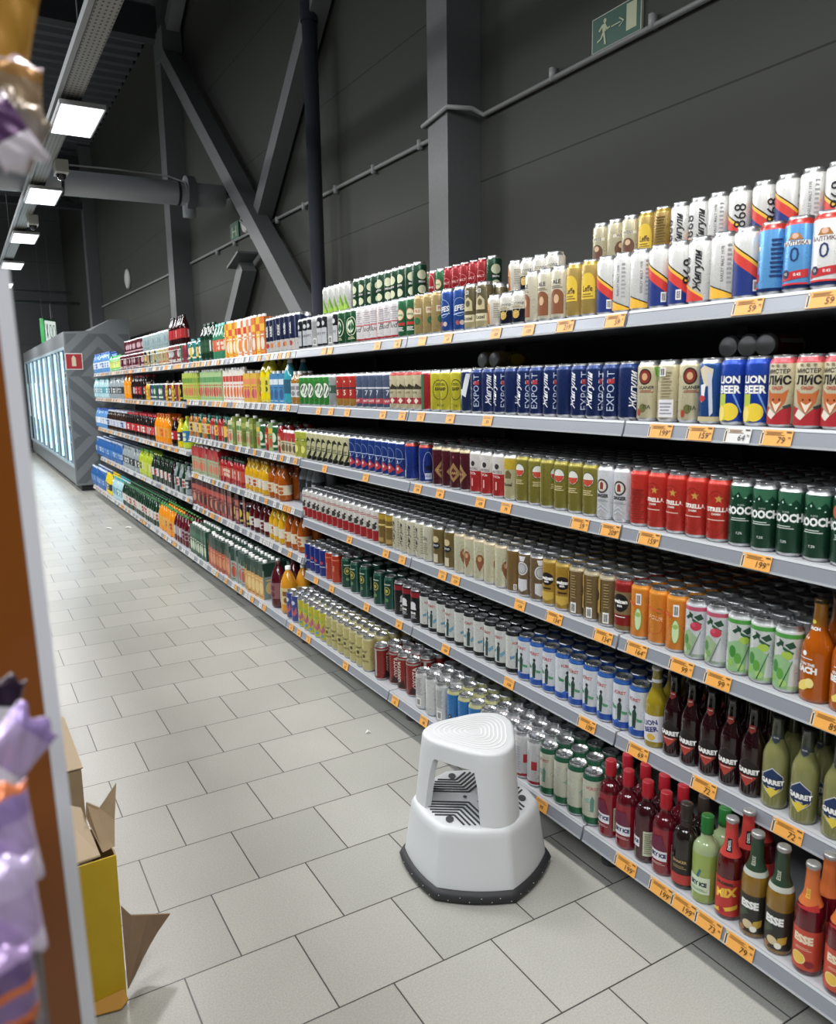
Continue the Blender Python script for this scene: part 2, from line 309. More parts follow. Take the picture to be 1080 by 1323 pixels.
can('greenspot', 'bright green can with striped round emblem', '3c9a3c', [('twice', 104, [('ell', 0, 84, 26, 40, 'e4f0dc'), ('ring', 0, 84, 28, 42, 3, '1c4a24'), ('poly', [(-22, 90), (-10, 112), (-4, 108), (-18, 80)], '24343c'), ('poly', [(-8, 70), (10, 116), (14, 104), (-2, 64)], '24343c'), ('poly', [(6, 56), (22, 92), (22, 76), (12, 54)], '24343c')])], kind='beer_can')
can('hooch', 'dark green alcopop can with white lettering', '1b4a34', [('txt', 'HOOCH', 0, 92, 26, 'f4f6f4', dict(bold=.05, rot=2, wide=.86)), ('lines', -24, 22, 66, 76, 2, 'c8d4cc'), ('txt', '7,2%', 0, 36, 8, 'd8e0dc'), ('txt', 'SUPER', 2, 107, 6, 'a8b8b0'), ('poly', [(-30, 150), (-18, 128), (-4, 140), (8, 122), (24, 138), (34, 126), (34, 152), (-34, 152)], '2f6a4c'),
     ('ell', -20, 122, 3, 2, '9ad0b4'), ('ell', -6, 130, 2, 3, 'c8e8d8'), ('ell', 12, 126, 3, 2, '9ad0b4'), ('ell', 24, 118, 2, 2, 'c8e8d8'), ('lines', 60, 90, 30, 120, 9, '6a9a80'), ('bar', 98, 50, 10, 26)], kind='cocktail_can')
can('hoochpeach', 'dark green alcopop can with orange fruit', '1b4a34', [('ell', -14, 124, 13, 15, 'c4603a'), ('ell', 12, 130, 16, 15, 'e8943a'), ('ring', 12, 130, 16, 15, 3, 'c4702a'), ('txt', 'HOOCH', 0, 92, 26, 'f4f6f4', dict(bold=.05, rot=2, wide=.86)), ('lines', -16, 16, 60, 74, 3, 'c8d4cc'), ('txt', '7,2%', 0, 40, 8, 'd8e0dc')], kind='cocktail_can')
can('estrella', 'bright red lager can with gold star', 'cf2f20', [('star', 8, 114, 12, 'c9963c'), ('txt', 'ESTRELLA', 2, 86, 15, 'f4ece4', dict(bold=.05)), ('txt', 'DAMM', 2, 74, 8, 'f0d8cc', dict(bold=.03)), ('lines', -26, 26, 56, 62, 1, 'e8b8a8'), ('ring', 0, 76, 34, 60, 2, 'a82418'), ('ring', 0, 76, 28, 50, 1.5, 'b02a1c'), ('lines', 60, 94, 20, 110, 12, '8e2018')], top='tin', tb='d83a2a')
can('estback', 'bright red lager can turned to small print', 'cf2f20', [('lines', -22, 22, 20, 112, 13, '8e2018'), ('star', 70, 114, 12, 'c9963c')], top='tin', tb='d83a2a')
can('erding', 'white wheat beer can with dark round emblem', 'e2e5ea', [('ring', 0, 104, 21, 22, 5, '4a3c34'), ('ell', 0, 104, 14, 15, 'd8cfc0'), ('poly', [(-6, 94), (6, 94), (6, 112), (0, 118), (-6, 112)], '8a3430'), ('txt', 'DINGER', 0, 74, 14, '1e1e22', dict(bold=.04, wide=.85)), ('lines', -22, 22, 56, 64, 2, '9aa0a8'), ('poly', [(-28, 30), (0, 50), (28, 30), (28, 26), (0, 46), (-28, 26)], 'c4cad2'), ('poly', [(-28, 18), (0, 38), (28, 18), (28, 14), (0, 34), (-28, 14)], 'c4cad2')])
can('amster', 'olive gold beer can with red and white disc', '8c8432', [('twice', 104, [('ell', 0, 116, 19, 21, 'e0e0d8'), ('poly', [(-19, 116), (19, 116), (14, 102), (0, 95), (-14, 102)], 'c8462c'), ('ring', 0, 116, 21, 23, 2, '3c5a2c'), ('lines', -18, 18, 66, 84, 3, 'd8c890'), ('rect', 44, 47, 12, 148, 'b8b060'), ('rect', -47, -44, 12, 148, '6a6424')])], top='tin', tb='a89c38')
can('goatyellow', 'yellow topped beer can with goat emblem', 'cfc79a', [('twice', 104, [('poly', [(-14, 80), (-10, 104), (4, 110), (16, 96), (14, 80)], '6a5c34'), ('txt', 'Kozel', 0, 58, 16, '3a3420', dict(bold=.03))])], bands=[(112, 150, 'd8b822')])
can('whitered', 'white beer can with red lower half', 'e6e2dc', [('twice', 104, [('ell', 2, 116, 9, 10, '3a3434'), ('txt', 'ЖАТЕЦ', 0, 96, 12, '5a3a34'), ('txt', 'ГУСЬ', 0, 78, 12, 'f2dcd4'), ('rect', -3, 3, 30, 60, 'e8a8a0')])], bands=[(8, 88, 'c22a2c')])
can('maroon', 'maroon can with tan diamond ornament', '561c28', [('twice', 104, [('poly', [(-32, 66), (0, 108), (32, 66), (0, 30)], '9c7a48'), ('poly', [(-18, 66), (0, 88), (18, 66), (0, 46)], '561c28'), ('txt', 'DARK', 0, 66, 14, 'd0a868'), ('ell', 0, 130, 4, 5, 'a05a58')])], top='tin', tb='c8b48c')
can('bluelight', 'cobalt blue can with white hull mark', '1e3a94', [('rect', -54, -46, 8, 150, '9ab0e0'), ('ring', 6, 76, 22, 58, 2, 'a8b4d8'), ('rect', -8, 22, 18, 44, 'c4cce0'), ('txt', 'ALK', 6, 31, 12, '1e3a94'), ('rect', -4, 18, 56, 76, '0c1430')], top='tin', tb='c04438')
can('baltthree', 'blue beer can with red foot emblem', '22408e', [('twice', 104, [('ring', 0, 100, 26, 34, 2, '7a90c8'), ('rect', -34, 34, 86, 90, 'a8b8e0'), ('poly', [(-30, 36), (0, 64), (30, 36), (0, 20)], 'b83440'), ('ell', 0, 44, 6, 7, 'e8d0d0'), ('txt', '3', 0, 74, 18, LT)])])
can('stripeyellow', 'cream and black beer can with curved letters', 'd7d3a4', [('twice', 104, [('poly', [(-26, 30), (-12, 120), (8, 132), (22, 110), (6, 112), (-6, 96), (-14, 30)], '2c3020'), ('poly', [(-4, 24), (20, 60), (26, 100), (30, 60), (14, 24)], '2c3020'), ('lines', -20, 20, 60, 84, 3, '4a4a34')])], bands=[(8, 30, '232820')])
can('yellowpack', 'yellow green soft drink can', 'c3c944', [('twice', 104, [('rect', -20, 20, 100, 118, '7a8a24'), ('txt', 'LIME', 0, 109, 12, 'f0f0c0'), ('ell', 0, 56, 16, 22, 'e2e07a')])], kind='cocktail_can')
can('izer', 'golden wheat beer can with black script oval', 'b08a26', [('twice', 104, [('ell', 0, 96, 26, 22, '1f1814'), ('txt', 'weizen', 0, 98, 17, LT, dict(bold=.05)), ('txt', 'BEER', 0, 86, 8, LT, dict(bold=.04)), ('rect', -16, 16, 60, 66, '3a2a14'), ('poly', [(-26, 52), (26, 52), (26, 30), (0, 20), (-26, 30)], 'c8a63a')]), ('rect', 40, 64, 8, 150, '7a6238'), ('bar', 52, 30, 15, 30)], top='tin', tb='bfa048')
can('izerback', 'bronze wheat beer can turned to bar code', '7d6640', [('bar', 0, 30, 20, 34), ('lines', -8, 10, 60, 140, 9, 'a08a58'), ('ell', -46, 96, 24, 22, '1f1814'), ('rect', -46, -20, 40, 150, 'b08a26'), ('ell', -44, 96, 20, 20, '1f1814')], top='tin', tb='bfb290')
can('izerred', 'red and bronze wheat beer can', '93231f', [('twice', 104, [('rect', -34, 34, 58, 128, '7d6a44'), ('ell', 0, 94, 27, 28, '181314'), ('txt', 'weizen', 0, 98, 17, LT, dict(bold=.05)), ('txt', 'BEER', 0, 84, 8, LT, dict(bold=.04)), ('lines', -18, 18, 48, 54, 1, LT)])], bands=[(8, 24, '8a7448')], top='tin', tb='a8302a')
can('silverseal', 'brown can with large silver seal', '7a6444', [('twice', 104, [('ring', 0, 104, 22, 24, 5, 'd0d2d6'), ('ell', 0, 104, 15, 17, 'b4b6ba'), ('poly', [(-20, 66), (20, 66), (20, 30), (0, 20), (-20, 30)], 'ccced2'), ('poly', [(-14, 148), (14, 148), (8, 130), (-8, 130)], 'dcdde0')])])
can('goldwave', 'gold brown can with white wavy edge', '86683a', [('poly', [(-30, 8), (-22, 40), (-30, 70), (-20, 100), (-30, 150), (-38, 150), (-38, 8)], 'dcdad0'), ('bar', 20, 24, 12, 20)])
can('creampale', 'pale cream beer can with wheat emblem', 'd6d3b2', [('twice', 104, [('ell', 0, 80, 17, 24, '8a5434'), ('poly', [(-12, 60), (0, 36), (12, 60)], '8a5434'), ('ell', 0, 86, 8, 10, 'c89a68'), ('ring', 0, 104, 14, 14, 1.5, 'b0a070')]), ('rect', 34, 70, 20, 82, 'c4bd98')], top='tin', tb='d8c8a8')
can('brownlabel', 'brown gold can with black oval', '7b6a3c', [('twice', 104, [('ell', 0, 86, 22, 14, '1c2230'), ('txt', 'GOLD', 0, 86, 11, LT), ('ell', 0, 112, 16, 14, 'cbb98a'), ('rect', -12, 12, 14, 50, 'c8c0a4')])])
can('whitescript', 'cream white beer can with black script', 'd9d5bc', [('twice', 104, [('txt', 'Жигули', 0, 82, 28, '24221c', SC), ('lines', 24, 40, 20, 140, 10, 'a8a488')])])
can('whiteo', 'cream white can with small black letter', 'd9d5bc', [('twice', 104, [('txt', 'Ok', 0, 100, 22, '1c2a3c'), ('lines', -16, 16, 30, 84, 6, '8a8a70')])])
can('goldplain', 'bronze gold beer can', '8a6f34', [('twice', 104, [('rect', -34, 34, 96, 104, 'd8c070'), ('rect', -20, 20, 20, 40, 'a88a48')])], bands=[(126, 150, 'c8a82c')])
can('goosewhite', 'white beer can with goose and red foot', 'e3e0da', [('twice', 104, [('lines', -28, 28, 118, 134, 2, 'b03c38'), ('poly', [(-18, 66), (-10, 92), (6, 94), (18, 80), (10, 66)], '3a3632'), ('ell', 12, 96, 6, 6, '3a3632'), ('rect', -34, 34, 60, 63, 'a8a29a')])], bands=[(8, 60, 'b8242a')])
can('orangecan', 'bright orange soft drink can', 'e88a14', [('bar', 6, 122, 16, 34), ('ell', 6, 62, 11, 34, 'cfe4b0'), ('ring', 6, 62, 11, 34, 2, '7aa84a'), ('ell', 6, 76, 7, 7, '9cc060'), ('poly', [(-34, 116), (-4, 108), (-4, 102), (-34, 106)], 'd8541c'), ('twice', 0, []), ('txt', 'SOUR', 70, 84, 16, 'f8d8b0', dict(rot=-6)), ('ring', 70, 88, 28, 40, 2, 'd0641c')], top='tin', tb='f09a1c', kind='cocktail_can')
can('orangeround', 'bright orange can with curly letters', 'e88a14', [('txt', 'SOUR', 2, 82, 17, 'f8c8a0', dict(rot=-8, shear=.2)), ('ell', 14, 104, 9, 9, '9a6a1c'), ('poly', [(-30, 116), (30, 104), (30, 98), (-30, 108)], 'd8641c'), ('ring', 0, 60, 26, 26, 2, 'd0641c'), ('bar', -40, 120, 14, 34)], top='tin', tb='f09a1c', kind='cocktail_can')
leafs = lambda c: [('poly', [(-22, 118), (-8, 128), (-4, 120), (-14, 112)], '204a34'), ('poly', [(-10, 136), (2, 128), (0, 116), (-8, 122)], '204a34'), ('poly', [(4, 122), (22, 132), (30, 118), (16, 112)], '204a34'), ('poly', [(0, 118), (26, 104), (22, 98), (0, 110)], '2a6040')]
can('pinkmojito', 'white can with pink rim and raspberry', 'dfe2e6', leafs(0)+[('ell', 10, 96, 15, 12, 'c8344e'), ('ell', 4, 100, 6, 6, 'd85068'), ('poly', [(-26, 12), (-30, 70), (-8, 86), (14, 66), (-6, 12)], '9ab48a'), ('ell', -16, 56, 8, 14, '4c8a3c'), ('ell', -8, 36, 8, 10, '7aa85a'), ('ell', -20, 26, 8, 8, 'b8ccaa'), ('poly', [(22, 84), (24, 84), (0, 14), (-3, 14)], '6a7a70'), ('lines', 60, 90, 30, 120, 8, '9aa0a8')], bands=[(8, 18, 'a8bca8'), (138, 150, 'd8607c')], kind='cocktail_can')
can('greenmojito', 'white can with green rim and mint', 'dfe5e2', leafs(0)+[('ell', 10, 96, 13, 10, 'a8c83c'), ('poly', [(-30, 12), (-34, 84), (-4, 96), (20, 80), (14, 12)], '8fbc84'), ('ell', -18, 64, 9, 16, '3c8a34'), ('ell', -4, 48, 9, 14, '5aa23c'), ('ell', -22, 34, 8, 10, '8ac050'), ('ell', 4, 26, 9, 9, 'a8d06c'), ('poly', [(22, 84), (24, 84), (0, 14), (-3, 14)], '2a6a3c'), ('txt', 'Mojito', -48, 84, 20, '2a7a44', SC), ('lines', 60, 84, 30, 120, 8, '9aa0a8')], bands=[(8, 20, 'b8d8a0'), (138, 150, '58b04c')], kind='cocktail_can')
can('bear', 'black beer can with white bear', '1c1a1e', [('twice', 104, [('ell', 0, 92, 16, 14, 'd8d8dc'), ('poly', [(-18, 70), (18, 70), (14, 90), (-14, 90)], 'd8d8dc'), ('txt', 'BEAR', 0, 54, 13, LT, dict(bold=.05)), ('lines', -18, 18, 30, 46, 3, 'c8c8cc')])], bands=[(126, 150, '9c2430')])
can('kurstblack', 'white wheat can with black foot and lid', 'd5d8d4', [('txt', 'FÜRST', 0, 122, 13, 'a84a44', dict(bold=.03)), ('poly', [(-6, 30), (6, 30), (8, 84), (2, 96), (-6, 84)], '2a4a4a'), ('ell', 2, 98, 5, 6, '3a3a3a'), ('poly', [(-28, 70), (-8, 76), (-10, 66), (-26, 60)], '5a90a8'), ('poly', [(8, 60), (26, 74), (28, 62), (12, 46)], '6aa0b8'), ('rect', 40, 60, 30, 140, 'b8bcb4'), ('lines', 64, 92, 30, 140, 10, 'a8aca4')], bands=[(8, 26, '17191c')], top='tin', tb='1e2022')
can('kurstblue', 'white wheat can with blue foot and lid', 'd9dfe6', [('txt', 'FÜRST', 0, 122, 14, 'b8443e', dict(bold=.03)), ('poly', [(-5, 34), (6, 34), (9, 80), (3, 98), (-6, 84)], '26463a'), ('ell', 2, 100, 5, 6, '2a2a2a'), ('poly', [(-30, 84), (-8, 76), (-10, 68), (-26, 70)], '3c8a5a'), ('poly', [(8, 66), (26, 62), (24, 54), (10, 56)], '4a9a6a'), ('poly', [(-34, 26), (-16, 30), (0, 40), (0, 24)], '2a62c0'), ('lines', 64, 92, 40, 140, 10, 'aab0b8')], bands=[(8, 30, '2459b8')], top='tin', tb='2a62b4')
can('kurstgreen', 'pale wheat can with green foot and lid', 'c9cbb8', [('txt', 'FÜRST', 0, 124, 13, 'b85a54', dict(bold=.02)), ('poly', [(-5, 50), (5, 50), (7, 90), (0, 102), (-6, 84)], '5a8a7a'), ('poly', [(-28, 84), (-8, 92), (-10, 76)], '86b0a0'), ('rect', 40, 96, 34, 140, 'bfc0ae'), ('lines', 60, 92, 40, 136, 10, 'a8aa98')], bands=[(8, 32, '1f6a44')], top='tin', tb='1f5a40')
can('ryegreen', 'dark green beer can with gold ring', '1d4c40', [('twice', 104, [('ring', 0, 98, 18, 20, 4, 'b8a83c'), ('ell', 0, 98, 8, 9, 'b8a83c'), ('ell', 0, 54, 9, 9, '5a8a50'), ('rect', -20, 20, 126, 132, 'a8b8a8'), ('rect', 26, 32, 12, 148, '2c6a5a')]), ('txt', 'Hamovniki', 52, 80, 15, 'b8c8b8', V90)], top='tin', tb='2a5c4c')
can('redlow', 'orange red energy can', 'c23c22', [('twice', 104, [('txt', 'FIRE', 0, 84, 18, 'e8a888', V90), ('rect', -34, 34, 128, 134, 'e07850')])], kind='cocktail_can')
can('bluelow', 'royal blue energy can', '20368e', [('twice', 104, [('ell', 0, 84, 12, 9, 'b8323c'), ('rect', -34, 34, 60, 64, 'c8ccd8'), ('rect', -34, -20, 12, 148, '3a52a8')])], kind='cocktail_can')
can('oxota', 'deep red strong beer can with pale lettering', '8c241e', [('twice', 104, [('txt', 'OXOTA', 0, 86, 26, 'd8ccc0', dict(rot=90, bold=.03)), ('poly', [(-30, 14), (-10, 50), (4, 30), (20, 52), (30, 14)], '2c1a16'), ('rect', 34, 46, 20, 148, 'a8a29a')])], bands=[(142, 150, 'a8a29a')])
can('silverlow', 'white silver beer can with grey bar code', 'd2d4d4', [('bar', 4, 34, 22, 34), ('lines', -18, 22, 64, 140, 10, 'a8aaac'), ('txt', 'DRAFT', 74, 84, 22, '8a8c90', V90)])
can('bluelow2', 'sky blue beer can with small dark badge', '2a78ba', [('twice', 104, [('ell', 0, 60, 9, 9, '1c2c40'), ('txt', 'X', 0, 60, 10, 'b8d0e0'), ('rect', -44, -38, 8, 150, '1d5c98')])], top='tin', tb='c8c890')
can('pinkwhite', 'white and pink can with red badge', 'd6cdd0', [('twice', 104, [('poly', [(-22, 86), (22, 92), (22, 62), (-22, 56)], 'b8303a'), ('ell', 0, 110, 12, 12, 'c8a0a8'), ('rect', -34, 34, 22, 26, 'b8303a')])], bands=[(8, 18, 'b8303a')])
can('redpatch', 'white tall can with red side patch', 'd5d5d6', [('rect', -10, 14, 20, 130, 'c2c4c8'), ('poly', [(-34, 62), (-16, 62), (-16, 92), (-34, 92)], 'b32c34'), ('poly', [(20, 62), (40, 62), (40, 92), (20, 92)], 'b32c34'), ('lines', -6, 10, 30, 120, 10, 'a8a8ac')], bands=[(8, 12, 'd5d5d6'), (12, 22, 'a82c38')])
can('yellowgraf', 'yellow can with pink scribble pattern', 'c8c22c', [('twice', 104, [('poly', [(-26, 50), (-10, 90), (4, 60), (20, 96), (26, 60), (10, 40), (-4, 50)], 'b8627a'), ('poly', [(-20, 110), (0, 124), (18, 108), (0, 100)], '8ab04c'), ('ell', 8, 30, 10, 8, '5a9ab0')])], kind='cocktail_can')
can('violetgraf', 'violet and blue patterned can', '46529a', [('twice', 104, [('poly', [(-26, 50), (-10, 90), (4, 60), (20, 96), (26, 60), (10, 40)], 'b85a6a'), ('ell', 0, 116, 14, 12, 'c8ccd8'), ('rect', 30, 44, 12, 148, 'b8bcc4')])], kind='cocktail_can')
can('creamlow', 'cream yellow beer can with brown script', 'c8bf7c', [('twice', 104, [('txt', 'Beer', 0, 100, 20, '4c4020', dict(shear=.3)), ('txt', 'ЯЧМЕНЬ', 0, 52, 13, '7a6420'), ('ell', 0, 76, 10, 9, '4c4426')])], top='tin', tb='c8c090')
# generic small soft-drink cans of the far bays
for nm, look, c1, c2 in (('s_maroon', 'maroon soda can', '6a2030', 'c8a8b0'), ('s_pale', 'tall pale blue can', 'b8cdd0', '7a9aa0'), ('s_flower', 'yellow and pink patterned can', 'd8c890', 'c86858'), ('s_purple', 'purple soda can', '5a3a88', 'd0c8e8'),
                         ('s_green', 'green soda can', '2e7a4a', 'd8e8c8'), ('s_blue', 'small blue soda can', '2a50a8', 'd8e0f0'), ('s_black', 'black energy can', '1c1c22', 'c8b030'), ('s_pinkg', 'pink and grey can', 'b04858', 'd0d0d4'), ('s_teal', 'teal iced tea can', '3a9a9a', 'e8e8d0')):
    can(nm, look, c1, [('twice', 104, [('ell', 0, 90, 20, 30, c2), ('rect', -34, 34, 30, 44, c2)])], kind='soft_drink_can')
can('krieknavy', 'navy and white bottle can with fruit', '232c52', [('twice', 104, [('txt', 'KRIEK', 0, 102, 24, LT, dict(rot=90, bold=.03)), ('ell', 0, 36, 15, 15, 'b83a34'), ('rect', 30, 36, 60, 148, '5a688c')])], bands=[(8, 56, 'e0dcd8')], shape='tall')
can('kriekorange', 'navy and white bottle can with orange', '232c52', [('twice', 104, [('txt', 'KRIEK', 0, 102, 24, LT, dict(rot=90, bold=.03)), ('ell', 0, 36, 13, 15, 'e08a3a'), ('rect', 30, 36, 60, 148, '5a688c')])], bands=[(8, 56, 'e0dcd8')], shape='tall')

# bottles
def plab(z0, z1, c, dec=()): return (z0, z1, c, list(dec))
bottle('garretdark', 'dark red glass bottle with pentagon label', 'long', '1c070b', '0c0708', '18181a',
       [plab(22, 100, None, [('poly', [(-27, 56), (-27, 88), (0, 110), (27, 88), (27, 56), (0, 32)], '3a3028'), ('poly', [(-25, 57), (-25, 87), (0, 107), (25, 87), (25, 57), (0, 35)], '1c1416'), ('poly', [(-24, 58), (24, 58), (0, 30)], 'b53a2c'), ('rect', -30, 30, 60, 80, '15110f'), ('txt', 'GARRET', 0, 70, 17, LT, dict(bold=.06, wide=.92)), ('lines', -14, 14, 52, 57, 1, 'e8c8c0')])],
       neckdec=[('poly', [(-10, 176), (-10, 190), (10, 190), (10, 176), (0, 168)], '8a2c24'), ('txt', 'HOPS', 0, 183, 5, LT)])
bottle('garretyellow', 'cloudy yellow glass bottle with blue label', 'long', '77774a', '3c4034', '1c1c1e',
       [plab(22, 100, None, [('poly', [(-27, 56), (-27, 88), (0, 110), (27, 88), (27, 56), (0, 32)], 'c8ccd0'), ('poly', [(-25, 57), (-25, 87), (0, 107), (25, 87), (25, 57), (0, 35)], '1c3460'), ('poly', [(-22, 58), (-10, 52), (0, 58), (10, 52), (22, 58), (0, 30)], 'ecd22c'), ('rect', -28, 28, 62, 80, '182c54'), ('txt', 'GARRET', 0, 71, 17, LT, dict(bold=.06, wide=.92)), ('txt', 'lemon', 0, 58, 7, LT)])],
       neckdec=[('poly', [(-10, 176), (-10, 190), (10, 190), (10, 176), (0, 168)], '3a4450'), ('txt', 'HOPS', 0, 183, 5, LT)])
bottle('lemonglass', 'yellow glass bottle with tilted white label', 'long', '8a7a1c', '7a7030', 'c8c8c0', [plab(20, 100, 'dcdce4', [('txt', 'LION', 0, 76, 20, '2a3a7c', dict(rot=14, bold=.04)), ('txt', 'BEER', 2, 56, 20, '2a3a7c', dict(rot=14, bold=.04)), ('ell', 4, 34, 12, 10, 'e0b83a')])], neckdec=[('rect', -40, 40, 196, 206, 'd8d8d8')])
bottle('beach', 'amber cider bottle with white lettering and lemon', 'beach', '9c4c0a', '8c5a20', '4a3c24', [plab(10, 110, None, [('txt', 'SEX ON THE', 0, 92, 9, LT, dict(bold=.04)), ('txt', 'BEACH', 0, 78, 20, LT, dict(bold=.06)), ('lines', -20, 20, 104, 108, 1, LT), ('ell', 0, 118, 6, 6, LT), ('poly', [(-22, 34), (-6, 48), (14, 60), (24, 44), (4, 28), (-18, 24)], 'f0d860'), ('ell', 16, 48, 10, 12, 'f4e088')])],
       neckdec=[('txt', 'BEACH', 0, 176, 10, LT, dict(bold=.05)), ('ell', 0, 192, 6, 5, 'e8d850')])
bottle('redice', 'red spirit bottle with white label', 'vodka', '780c1c', '480a14', '8c1420', [plab(30, 92, None, [('rect', -26, 22, 46, 74, 'e6e4ea'), ('txt', 'SKY ICE', -2, 61, 15, '1c2a5c', dict(bold=.07, wide=.85)), ('rect', 34, 54, 24, 98, 'c8cdb0'), ('lines', 36, 52, 30, 94, 10, '7a8060'), ('lines', -22, 18, 34, 42, 2, 'd8a8a8'), ('poly', [(-30, 78), (20, 78), (6, 120), (-26, 112)], '6a1c3c')])], fill=140)
bottle('darkice', 'dark cherry spirit bottle with side label', 'vodka', '3a0a14', '2a0a10', '8c1420', [plab(30, 92, None, [('rect', -30, -6, 46, 74, 'e6e4ea'), ('txt', 'ICE', -18, 61, 12, '1c2a5c', dict(bold=.07)), ('rect', 4, 30, 24, 98, 'c8cdb0'), ('lines', 7, 27, 30, 94, 10, '7a8060')])], fill=140)
bottle('greenice', 'lime green spirit bottle with green cap', 'vodka', '84984a', '8c9c74', '1a5a24', [plab(30, 92, None, [('rect', -32, 30, 30, 76, 'cfe0c0'), ('txt', 'SKY ICE', 0, 56, 15, '16324c', dict(bold=.07, wide=.85)), ('poly', [(-6, 76), (2, 98), (8, 96), (0, 74)], '3a6a7a'), ('lines', -24, 24, 36, 44, 2, '7aa068')])], fill=140)
bottle('shaker', 'black spirit bottle with red and black label', 'vodka', '17110f', '17110f', '28201c', [plab(14, 96, '201a18', [('txt', 'SHAKER', 0, 80, 11, 'b89a58', dict(bold=.03)), ('lines', -20, 20, 60, 70, 2, '9a8450'), ('rect', -34, 34, 16, 44, 'b8342c')])], foil='2c201a')
bottle('diesel', 'red bottle with fiery label and neck wrap', 'long2', '480a10', '480a10', 'a8a8a8', [plab(12, 112, 'c22a20', [('txt', 'DR.DIESEL', 0, 98, 10, DK, dict(bold=.06)), ('txt', 'MIX', 0, 72, 30, 'eebc28', dict(rot=14, bold=.06, shear=.3)), ('poly', [(-34, 20), (34, 46), (34, 34), (-34, 12)], 'eebc28'), ('ell', -4, 26, 8, 7, 'b01a20')])], foil='c4342e', neckdec=[('rect', -4, 8, 180, 214, DK), ('txt', 'DIESEL', 2, 197, 9, LT, V90)])
bottle('essebrown', 'brown cocktail bottle with green neck wrap', 'long2', '7a5a1c', '7a6430', 'a4a4a2', [plab(14, 112, '2c2a24', [('txt', 'ESSE', 0, 86, 25, LT, dict(bold=.06, wide=.9)), ('poly', [(-30, 66), (-8, 76), (0, 64), (-22, 50)], '3c4c38'), ('poly', [(6, 20), (30, 34), (32, 52), (12, 46)], 'c8a02c'), ('ell', -2, 36, 12, 11, 'd8c49a'), ('ell', 12, 26, 8, 8, 'f0ece0'), ('ell', -16, 22, 8, 7, '9a6a38')])], foil='26402c', neckdec=[('txt', 'ESSE', 0, 196, 12, 'c8ccb8', V90), ('rect', -40, 40, 160, 172, 'b8bcb0')])
bottle('essered', 'dark red cocktail bottle with orange label', 'long2', '540a16', '540a16', 'a4a4a2', [plab(14, 112, 'c8452a', [('txt', 'ESSE', 0, 88, 25, 'f0e0c0', dict(bold=.06, wide=.9)), ('ell', -8, 40, 16, 15, 'ecc03a'), ('ring', -8, 40, 16, 15, 2.5, 'f0dc90'), ('ell', 16, 30, 10, 9, '8a1420'), ('lines', -16, 20, 62, 70, 2, 'ecb49a')])], foil='d06a28', neckdec=[('poly', [(-18, 160), (18, 176), (18, 160)], 'b8282c'), ('txt', 'ESSE', 0, 196, 12, 'e8d040', V90)])
def pet(nm, look, sh, body, lab, cap, kind='plastic_bottle', lab2=None):
    dec = [('ell', 0, 0, 0.1, 0.1, lab)] if not lab2 else []
    DES[nm] = dict(type='bottle', look=look, shape=sh, body=body, neck=body, cap=cap, label=[('auto', lab, lab2)], kind=kind, cat='bottle', fill=None, foil=None, neckdec=[])
pet('p_water', 'blue water bottle with white label', 'pet15', '5a8cc0', 'dfe6ee', '2a5cb0', lab2='3a6cb8'); pet('p_clear', 'clear water bottle with teal cap', 'pet15', 'a8c8d0', '5aa0b0', '3a9a9a', lab2='e0eef0')
pet('p_deep', 'deep blue water bottle', 'pet15', '2a5c9a', '3a78c0', 'c8d4e8', lab2='a8c0e0'); pet('p_green', 'light green soda bottle', 'pet05', '6ab86a', 'c8d83c', '2a9a3c', lab2='e8f0c0')
pet('p_cola', 'cola bottle with red label', 'pet15', '1c0e0c', 'c01c28', 'c01c28', lab2='e8e0d8'); pet('p_colab', 'dark cola bottle with black label', 'pet15', '1c0e0c', '26262a', '1c1c1c', lab2='c01c28')
pet('p_orange', 'orange soda bottle', 'pet2', 'e88a10', 'f0a020', 'e06a10', lab2='e05a10'); pet('p_yellow', 'yellow soda bottle with dark label', 'pet15', 'd8c020', '2a3040', 'e0c820', lab2='e8e8d8')
pet('p_lime', 'pale lime soda bottle', 'pet2', 'b8cc3a', '2a7ab0', 'd8dc3a', lab2='e8ecc0'); pet('p_kvass', 'brown kvass bottle with white label', 'pet15', '2c1a10', 'c8ccdc', 'c8ccdc', lab2='3a4a8c')
pet('p_lemonade', 'yellow green lemonade bottle', 'pet2', 'a8b830', 'c8d040', '4a8a2c', lab2='607c20'); pet('p_darkgreen', 'dark green mineral water bottle with white label', 'pet15', '12301f', 'd8d8d0', '2a6a3c', lab2='b84038')
pet('p_bigred', 'tall dark bottle with red label', 'pet15', '2c0c10', 'b81c24', '1c1010', lab2='d83a30'); pet('p_bigdark', 'tall dark green bottle', 'pet2', '12301f', '1f4a30', '12301f', lab2='2f5a3c')
pet('p_teatop', 'teal capped iced tea bottle', 'pet15', '3a7a5c', 'd8623a', '7ac0b8', lab2='e8e0c8'); pet('p_tealab', 'dark bottle with yellow flower label', 'pet05', '2a5a3c', 'e8c830', '3a9a94', lab2='d85030')
pet('p_tall', 'slim teal bottle', 'pet15', '3a9aa8', '28627c', 'e8e8e8', lab2='d0e8e8'); pet('p_brownw', 'bottle with brown top and white label', 'pet05', '9a6a2a', 'dcdcdc', 'd8d8d0', lab2='8a8a90')
pet('p_yjug', 'bright yellow cleaner shaped bottle', 'pet2', 'e0cc14', 'e8d820', 'e0cc14', lab2='4a4a1c'); pet('p_ora', 'orange juice bottle with green cap', 'pet15', 'e08c12', 'e8b040', '3a8a34', lab2='c84a20')
